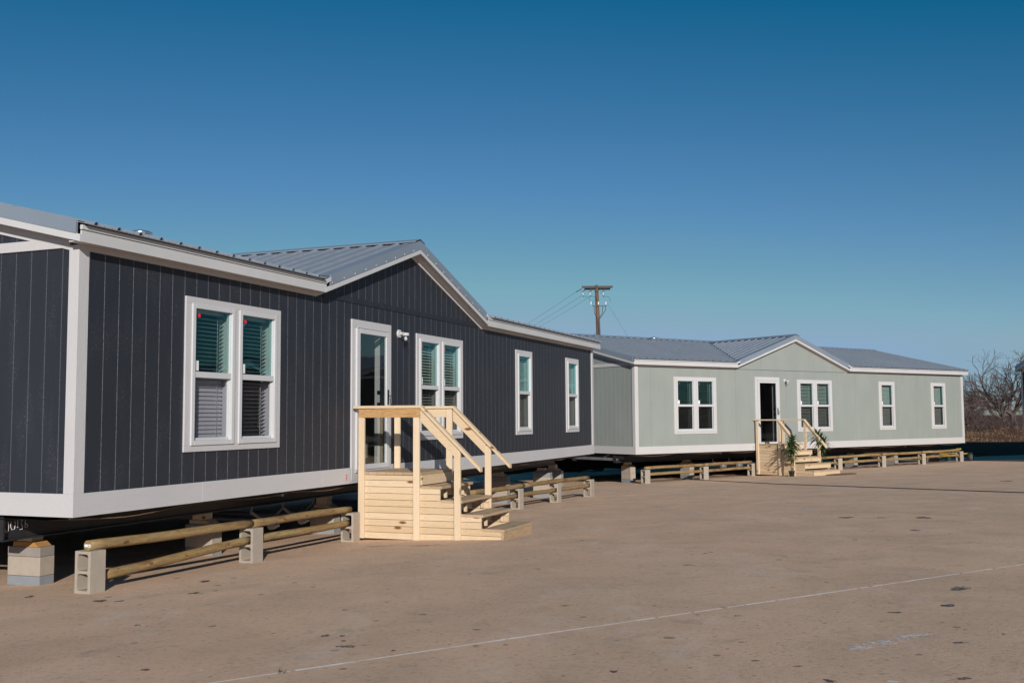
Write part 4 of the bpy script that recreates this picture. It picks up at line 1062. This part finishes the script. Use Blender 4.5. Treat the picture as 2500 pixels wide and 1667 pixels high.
# the paving joint filled with white sealant, worn through in places
m = MB(); J = [(-1.67 - 1.6, 5.72 - .94), (-1.67, 5.72), (-.14, 6.62), (1.82, 7.72), (4.61, 9.32), (14.6, 15.0)]
def polyat(t):
    Ls = [math.dist(J[i], J[i + 1]) for i in range(len(J) - 1)]; d = t
    for i, l_ in enumerate(Ls):
        if d <= l_ or i == len(Ls) - 1: return J[i][0] + (J[i + 1][0] - J[i][0]) * d / l_, J[i][1] + (J[i + 1][1] - J[i][1]) * d / l_
        d -= l_
tot = sum(math.dist(J[i], J[i + 1]) for i in range(len(J) - 1)); t = 0; dk = MB()
while t < tot - .3:
    ln = rg.uniform(.12, .5); x0, y0 = polyat(t); x1, y1 = polyat(t + ln); w0, w1 = rg.uniform(.008, .017), rg.uniform(.008, .017)
    jx, jy = rg.uniform(-.002, .002), rg.uniform(-.002, .002)
    on_plane(m, [(x0 + w0 * .5, y0 - w0), (x1 + w1 * .5, y1 - w1), (x1 - w1 * .5, y1 + w1 + jy), (x0 - w0 * .5, y0 + w0 + jy)], .0016)
    if rg.random() < .22: on_plane(dk, [(x1, y1 - .006), (x1 + .06, y1 + .028), (x1 + .055, y1 + .04), (x1 - .01, y1 + .006)], .0010)
    t += ln + rg.choice([0, .004, .01, .03])
m.build("paving_joint", "line", kind="structure"); dk.build("joint_gaps", "stain", kind="structure")
# weeds sprouting along the joint
wl_ = ["small weed tuft in the paving joint at the bottom edge of the view", "tiny dry weed in the joint, middle of the foreground line", "tiny weed in the joint towards the right side of the view"]
for (t, s_), lb in zip(((2.25, 1.0), (5.55, .55), (7.1, .5)), wl_):
    x, y = polyat(t); m = MB()
    for k in range(26):
        a = rg.uniform(0, 6.28); r = rg.uniform(.01, .05) * s_; hgt = rg.uniform(.008, .028) * s_; bx_, by_ = rg.gauss(0, .02 * s_), rg.gauss(0, .012 * s_)
        c, d_ = math.cos(a), math.sin(a); m.add([(bx_ - d_ * .0015, by_ + c * .0015, 0), (bx_ + d_ * .0015, by_ - c * .0015, 0), (bx_ + c * r, by_ + d_ * r, hgt)], [(0, 1, 2)])
    o = m.build("weed_tuft", "leaf" if t < 3 else "blade", label=lb, category="weed", group="weeds growing in the paving joint"); o.location = (x, y, plane(x, y) + .001)
# a few loose pebbles and crumbs on the paving (countless)
m = MB()
for k in range(900):
    y = 4.5 + 40 * rg.random() ** 1.8; x = rg.uniform(-.55, .55) * y; 
    if ((x - AX) * -.93 + (y - AY) * .366) > -.1: continue
    s_ = rg.uniform(.0015, .005) * (1 + y / 25); z = plane(x, y)
    p = [(x + s_ * rg.uniform(.5, 1), y, z), (x, y + s_ * rg.uniform(.5, 1), z), (x - s_ * rg.uniform(.5, 1), y, z), (x, y - s_ * rg.uniform(.5, 1), z), (x, y, z + s_ * .8)]
    m.add(p, [(0, 1, 4), (1, 2, 4), (2, 3, 4), (3, 0, 4)])
m.build("pebbles", "cmu", kind="stuff", label="tiny pale pebbles and crumbs scattered over the brown paving", category="pebbles")
# black cable lying across the paving
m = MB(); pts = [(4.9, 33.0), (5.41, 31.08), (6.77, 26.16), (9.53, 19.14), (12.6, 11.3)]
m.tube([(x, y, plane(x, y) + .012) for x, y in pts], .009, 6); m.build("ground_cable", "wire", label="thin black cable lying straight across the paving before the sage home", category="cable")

# ------------------------------------------------------------------ utility pole and wires
px, py = 6.33, 74.0
root = thing("utility_pole", "wooden utility pole with crossarm and insulators rising behind the homes", "utility pole", (px, py, -1.3))
m = MB(); m.tube([(.03, 0, 0), (-.0, 0, 8), (-.12, 0, 12.47)], [.19, .17, .13], 12); m.build("pole", "pole", root, smooth=True)
m = MB(); m.box(-1.20, 1.06, -.17, -.08, 12.25, 12.40); m.box(-.98, .90, .06, .16, 12.13, 12.26); m.build("crossarm", "arm", root, bevel=.01)
m = MB(); m.box(-.46, .62, -.20, -.14, 10.90, 10.955); m.tube([(-.40, -.15, 10.95), (-.42, -.15, 11.2), (-.32, -.15, 11.38)], .012, 5)
for a in (-.33, .30): m.tube([(a, -.15, 10.92), (a * .9, -.15, 10.4), (-.05, -.15, 9.9)], .022, 6)
m.tube([(.5, -.17, 10.92), (.5, -.17, 10.6), (.2, -.17, 10.15), (-.02, -.17, 9.9)], .022, 6)
m.tube([(-.05, -.16, 9.85), (.0, -.2, 9.2), (.02, -.2, 6)], .05, 8)
m.tube([(-.35, -.12, 12.2), (-.12, -.15, 11.95)], .015, 5); m.tube([(.2, -.12, 12.2), (-.1, -.15, 11.95)], .015, 5)
build_pieces(m, "cable_bracket", "wire", root)
def insul(x, z, s_=1.0):
    m = MB(); m.lathe([(.03, -.12), (.06, -.08), (.035, -.05), (.065, -.01), (.035, .02), (.06, .06), (.025, .12)], (x, -.17, z), 12); m.build("insulator", "porcelain", root, smooth=True)
for x in (-.55, -.01, .54): insul(x, 11.12)
for x in (-1.13, -.62, .34):
    m = MB(); m.tube([(x + .12, -.17, 12.2), (x + .10, -.2, 12.05), (x - .03, -.2, 11.98), (x - .06, -.2, 11.88)], .032, 6); m.tube([(x + .02, -.2, 11.68), (x + .05, -.2, 11.62)], .05, 8)
    m.tube([(x + .05, -.2, 11.64), (x + .45, -.2, 11.55), (x + .52, -.18, 11.3), (x + .50, -.17, 11.2)], .012, 5); m.build("cutout_clamp", "wire", root)
    m = MB(); m.tube([(x - .03, -.2, 11.92), (x + .03, -.2, 11.70)], .035, 8); m.build("cutout", "porcelain", root)
m = MB(); m.tube([(-1.2, -.1, 12.2), (-1.45, -.05, 12.06), (-1.60, .05, 11.99)], .03, 6); m.build("line_clamp", "wire", root)
def wire(p, q, sagm, label, r=.008):
    m = MB(); p = Vector(p); q = Vector(q); pts = []
    for i in range(25):
        t = i / 24; v = p + (q - p) * t; v.z -= sagm * 4 * t * (1 - t); pts.append(v)
    m.tube(pts, r, 5); m.build("power_line", "wire", label=label, category="power line", group="wires strung from the utility pole")
az = R(-10.0); dv = Vector((math.sin(az), math.cos(az), 0))
for (x, z, lb) in ((-1.60, 12.0, "highest of the three wires running left from the pole's crossarm"), (-.98, 11.86, "middle of the three wires running left from the pole's crossarm"), (-.42, 11.74, "lowest of the three wires running left from the pole's crossarm")):
    p = Vector((px + x, py, -1.3 + z)); q = p + dv * 95 + Vector((0, 0, .2)); wire(p, q, 1.0, lb)
p = Vector((px - .15, py - .1, -1.3 + 8.95)); wire(p, p + dv * 95, 1.2, "service wire fixed low on the pole and running left", .010)
p = Vector((px + .15, py, -1.3 + 12.0)); wire(p, Vector((px + 9.5, py + 22, 1.2)), .1, "thin guy wire slanting down to the right of the pole", .006)

# ------------------------------------------------------------------ bare trees, thicket, dry grass
def grow(mb, tw, p, d, ln, r, depth, rg, spread=.55, up_=.12, minr=.006, fork=(2, 3)):
    n = 4 if depth > 1 else 3; pts = [Vector(p)]; d = Vector(d).normalized()
    for i in range(n):
        d = (d + Vector((rg.gauss(0, .17), rg.gauss(0, .17), rg.gauss(0, .13) + up_ * .4))).normalized(); pts.append(pts[-1] + d * ln / n)
    r1_ = max(minr, r * .62)
    (mb if r > .03 else tw).tube(pts, [r + (r1_ - r) * i / n for i in range(n + 1)], 6 if r > .05 else 3, caps=False)
    if depth == 0: return
    for k in range(rg.randint(*fork)):
        a = rg.uniform(0, 6.28); side = d.orthogonal().normalized(); side = (Matrix.Rotation(a, 3, d) @ side)
        nd = (d + side * rg.uniform(spread * .6, spread * 1.5) + Vector((0, 0, up_))).normalized()
        t0 = rg.uniform(.45, 1.0) if k else 1.0
        q = pts[min(n, max(1, int(t0 * n + .5)))]
        grow(mb, tw, q, nd, ln * rg.uniform(.62, .86), r1_ * rg.uniform(.75, 1.0), depth - 1, rg, spread, up_, minr, fork)
def tree(x, y, label, h, r, depth, seed, limbs=3, spread=.6, up_=.1, lean=(0, 0)):
    rg = random.Random(seed); z = terrain(x, y) - .1
    root = thing("bare_tree", label, "tree", (x, y, z), 0, "leafless trees beyond the paving")
    mb, tw = MB(), MB(); base = Vector((0, 0, 0)); th = h * .22
    top_ = Vector((lean[0] * .4, lean[1] * .4, th)); mb.tube([base, top_ * .5, top_], [r * 1.25, r, r * .9], 8, caps=False)
    for k in range(limbs):
        a = 2 * math.pi * k / limbs + rg.uniform(-.4, .4); d = Vector((math.cos(a) * .75 + lean[0], math.sin(a) * .5 + lean[1], rg.uniform(.5, 1.0)))
        grow(mb, tw, top_, d, h * .34, r * .62, depth, rg, spread, up_, .010, (2, 4))
    mb.build("trunk", "bark", root); tw.build("crown", "twig", root)
tree(35.9, 73.0, "tallest bare spreading tree, at the right edge of view", 5.0, .24, 5, 5, 6, .55, .03, (-.30, 0))
tree(34.6, 71.5, "bare tree with low limbs arching left, next to the tallest one", 3.6, .15, 5, 12, 4, .7, .0, (-.5, 0))
tree(32.1, 72.0, "slim upright bare tree showing right beside the sage home's far corner", 3.7, .06, 3, 23, 3, .28, .35)
tree(34.6, 78.0, "short bushy bare tree between the home's corner and the bigger trees", 2.6, .08, 5, 31, 4, .6, .12)
# thicket: a countless tangle of leafless scrub
rg = random.Random(8); mb, tw = MB(), MB()
for k in range(170):
    y = rg.uniform(66, 82); x = rg.uniform(.437 * y, 47)
    z = terrain(x, y) - .05; hh = rg.uniform(.45, 1.05) * (1.9 if x < 32 * y / 70 else 1) * (1.0 + .25 * math.sin(x * .9))
    for j in range(3):
        a = rg.uniform(0, 6.28); grow(mb, tw, (x + rg.uniform(-.3, .3), y + rg.uniform(-.3, .3), z), (math.cos(a) * .55, math.sin(a) * .55, 1), hh * .42, .018, 4, rg, .6, .12, .006, (2, 3))
tw.build("thicket", "twig", kind="stuff", label="tangled leafless reddish brown scrub beneath the bare trees", category="thicket")
mb = MB(); rg = random.Random(77)
for k in range(26000):
    x = rg.uniform(14, 48); y = 47.2 + 24 * rg.random() ** 1.3
    cl = gnoise(x * 1.3, y * 1.1)
    if cl < rg.uniform(-.4, .9): continue
    z = terrain(x, y); a = rg.uniform(0, 6.28); hgt = rg.uniform(.04, .16) * (1 + .4 * cl); w = rg.uniform(.008, .016); l_ = rg.uniform(0, .16)
    c, s_ = math.cos(a), math.sin(a)
    mb.add([(x - s_ * w, y + c * w, z - .02), (x + s_ * w, y - c * w, z - .02), (x + c * l_, y + s_ * l_, z + hgt)], [(0, 1, 2)])
mb.build("dry_grass", "blade", kind="stuff", label="dry tawny grass on the low bank beyond the paving", category="dry grass")
rg = random.Random(4)
for k, (x, y, s_, lb) in enumerate(((31.5, 63.5, .16, "larger pale scrap of litter on the dry grass bank"), (30.6, 60.0, .07, "tiny pale scrap of litter on the bank nearest the sage home's corner"))):
    m = MB(); m.add([(rg.gauss(0, s_), rg.gauss(0, s_), rg.uniform(0, s_ * .6)) for i in range(8)], [(0, 1, 2, 3), (2, 3, 4, 5), (4, 5, 6, 7), (1, 4, 7)])
    o = m.build("litter", "paper", label=lb, category="litter", group="pale litter on the grass bank"); o.location = (x, y, terrain(x, y) + .12)

# ------------------------------------------------------------------ camera, light, sky
F = 2483.587
RT = Vector((0.99997936, 0.00047452388, -0.00640732892)); UPV = Vector((0.00642488, -0.07385575, 0.99724824)); FW = Vector((0, 0.99726882, 0.07385728))
cam = bpy.data.cameras.new("camera"); co = bpy.data.objects.new("camera", cam); C.objects.link(co)
cam.sensor_width = 36; cam.lens = F / 2500 * 36; cam.clip_end = 3000; cam.clip_start = .05
mt = Matrix((( RT.x, UPV.x, -FW.x, 0), (RT.y, UPV.y, -FW.y, 0), (RT.z, UPV.z, -FW.z, CAMZ), (0, 0, 0, 1)))
co.matrix_world = mt; scene.camera = co

TRAV = R(-9.5); EL = R(19.0)      # light travels towards azimuth -9.5 deg from +y
sd = bpy.data.lights.new("sun", "SUN"); sd.energy = 3.1; sd.angle = R(.53); sd.color = (1.0, .945, .875)
so_ = bpy.data.objects.new("sun", sd); C.objects.link(so_)
to = Vector((math.sin(TRAV) * math.cos(EL), math.cos(TRAV) * math.cos(EL), -math.sin(EL)))
so_.rotation_euler = to.to_track_quat('-Z', 'Y').to_euler()
w = bpy.data.worlds.new("World"); scene.world = w; w.use_nodes = True; t = w.node_tree
bg = t.nodes["Background"]; sky = t.nodes.new("ShaderNodeTexSky"); sky.sky_type = 'NISHITA'; sky.sun_disc = False
sky.sun_elevation = EL
# sky's sun direction: rotation 0 = +y, positive turns towards +x
sky.sun_rotation = math.atan2(-to.x, -to.y)
sky.altitude = 200; sky.air_density = 1.0; sky.dust_density = .6; sky.ozone_density = 2.2
def ma(op, a, b):
    n = t.nodes.new("ShaderNodeMath"); n.operation = op; t.links.new(a, n.inputs[0]); n.inputs[1].default_value = b; return n.outputs[0]
# deepen the clear-sky gradient (polarised look of the photograph)
sep = t.nodes.new("ShaderNodeSeparateColor"); cmb = t.nodes.new("ShaderNodeCombineColor"); t.links.new(sky.outputs[0], sep.inputs[0])
t.links.new(ma("MULTIPLY", ma("MAXIMUM", ma("SUBTRACT", ma("MINIMUM", sep.outputs[0], 5.3), 1.4), .02), .444), cmb.inputs[0])
t.links.new(ma("MULTIPLY", ma("POWER", ma("MINIMUM", sep.outputs[1], 6.5), 1.3), .239), cmb.inputs[1])
bl = t.nodes.new("ShaderNodeMath"); bl.operation = "MULTIPLY_ADD"; bl.inputs[1].default_value = .20
t.links.new(ma("MAXIMUM", ma("SUBTRACT", ma("MINIMUM", sep.outputs[0], 7), 3.6), 0), bl.inputs[0]); t.links.new(ma("MULTIPLY", ma("POWER", ma("MINIMUM", sep.outputs[2], 6.75), 1.3), .272), bl.inputs[2])
b2 = t.nodes.new("ShaderNodeMath"); b2.operation = "MULTIPLY_ADD"; b2.inputs[1].default_value = .55
t.links.new(ma("MAXIMUM", ma("SUBTRACT", ma("MINIMUM", sep.outputs[0], 7), 5.2), 0), b2.inputs[0]); t.links.new(bl.outputs[0], b2.inputs[2])
t.links.new(b2.outputs[0], cmb.inputs[2])
c2 = cmb.outputs[0]
t.links.new(c2, bg.inputs[0]); bg.inputs[1].default_value = .10
scene.view_settings.view_transform = 'Standard'; scene.view_settings.look = 'None'; scene.view_settings.exposure = .55
scene.view_settings.gamma = 1; scene.cycles.max_bounces = 8; scene.cycles.transparent_max_bounces = 12
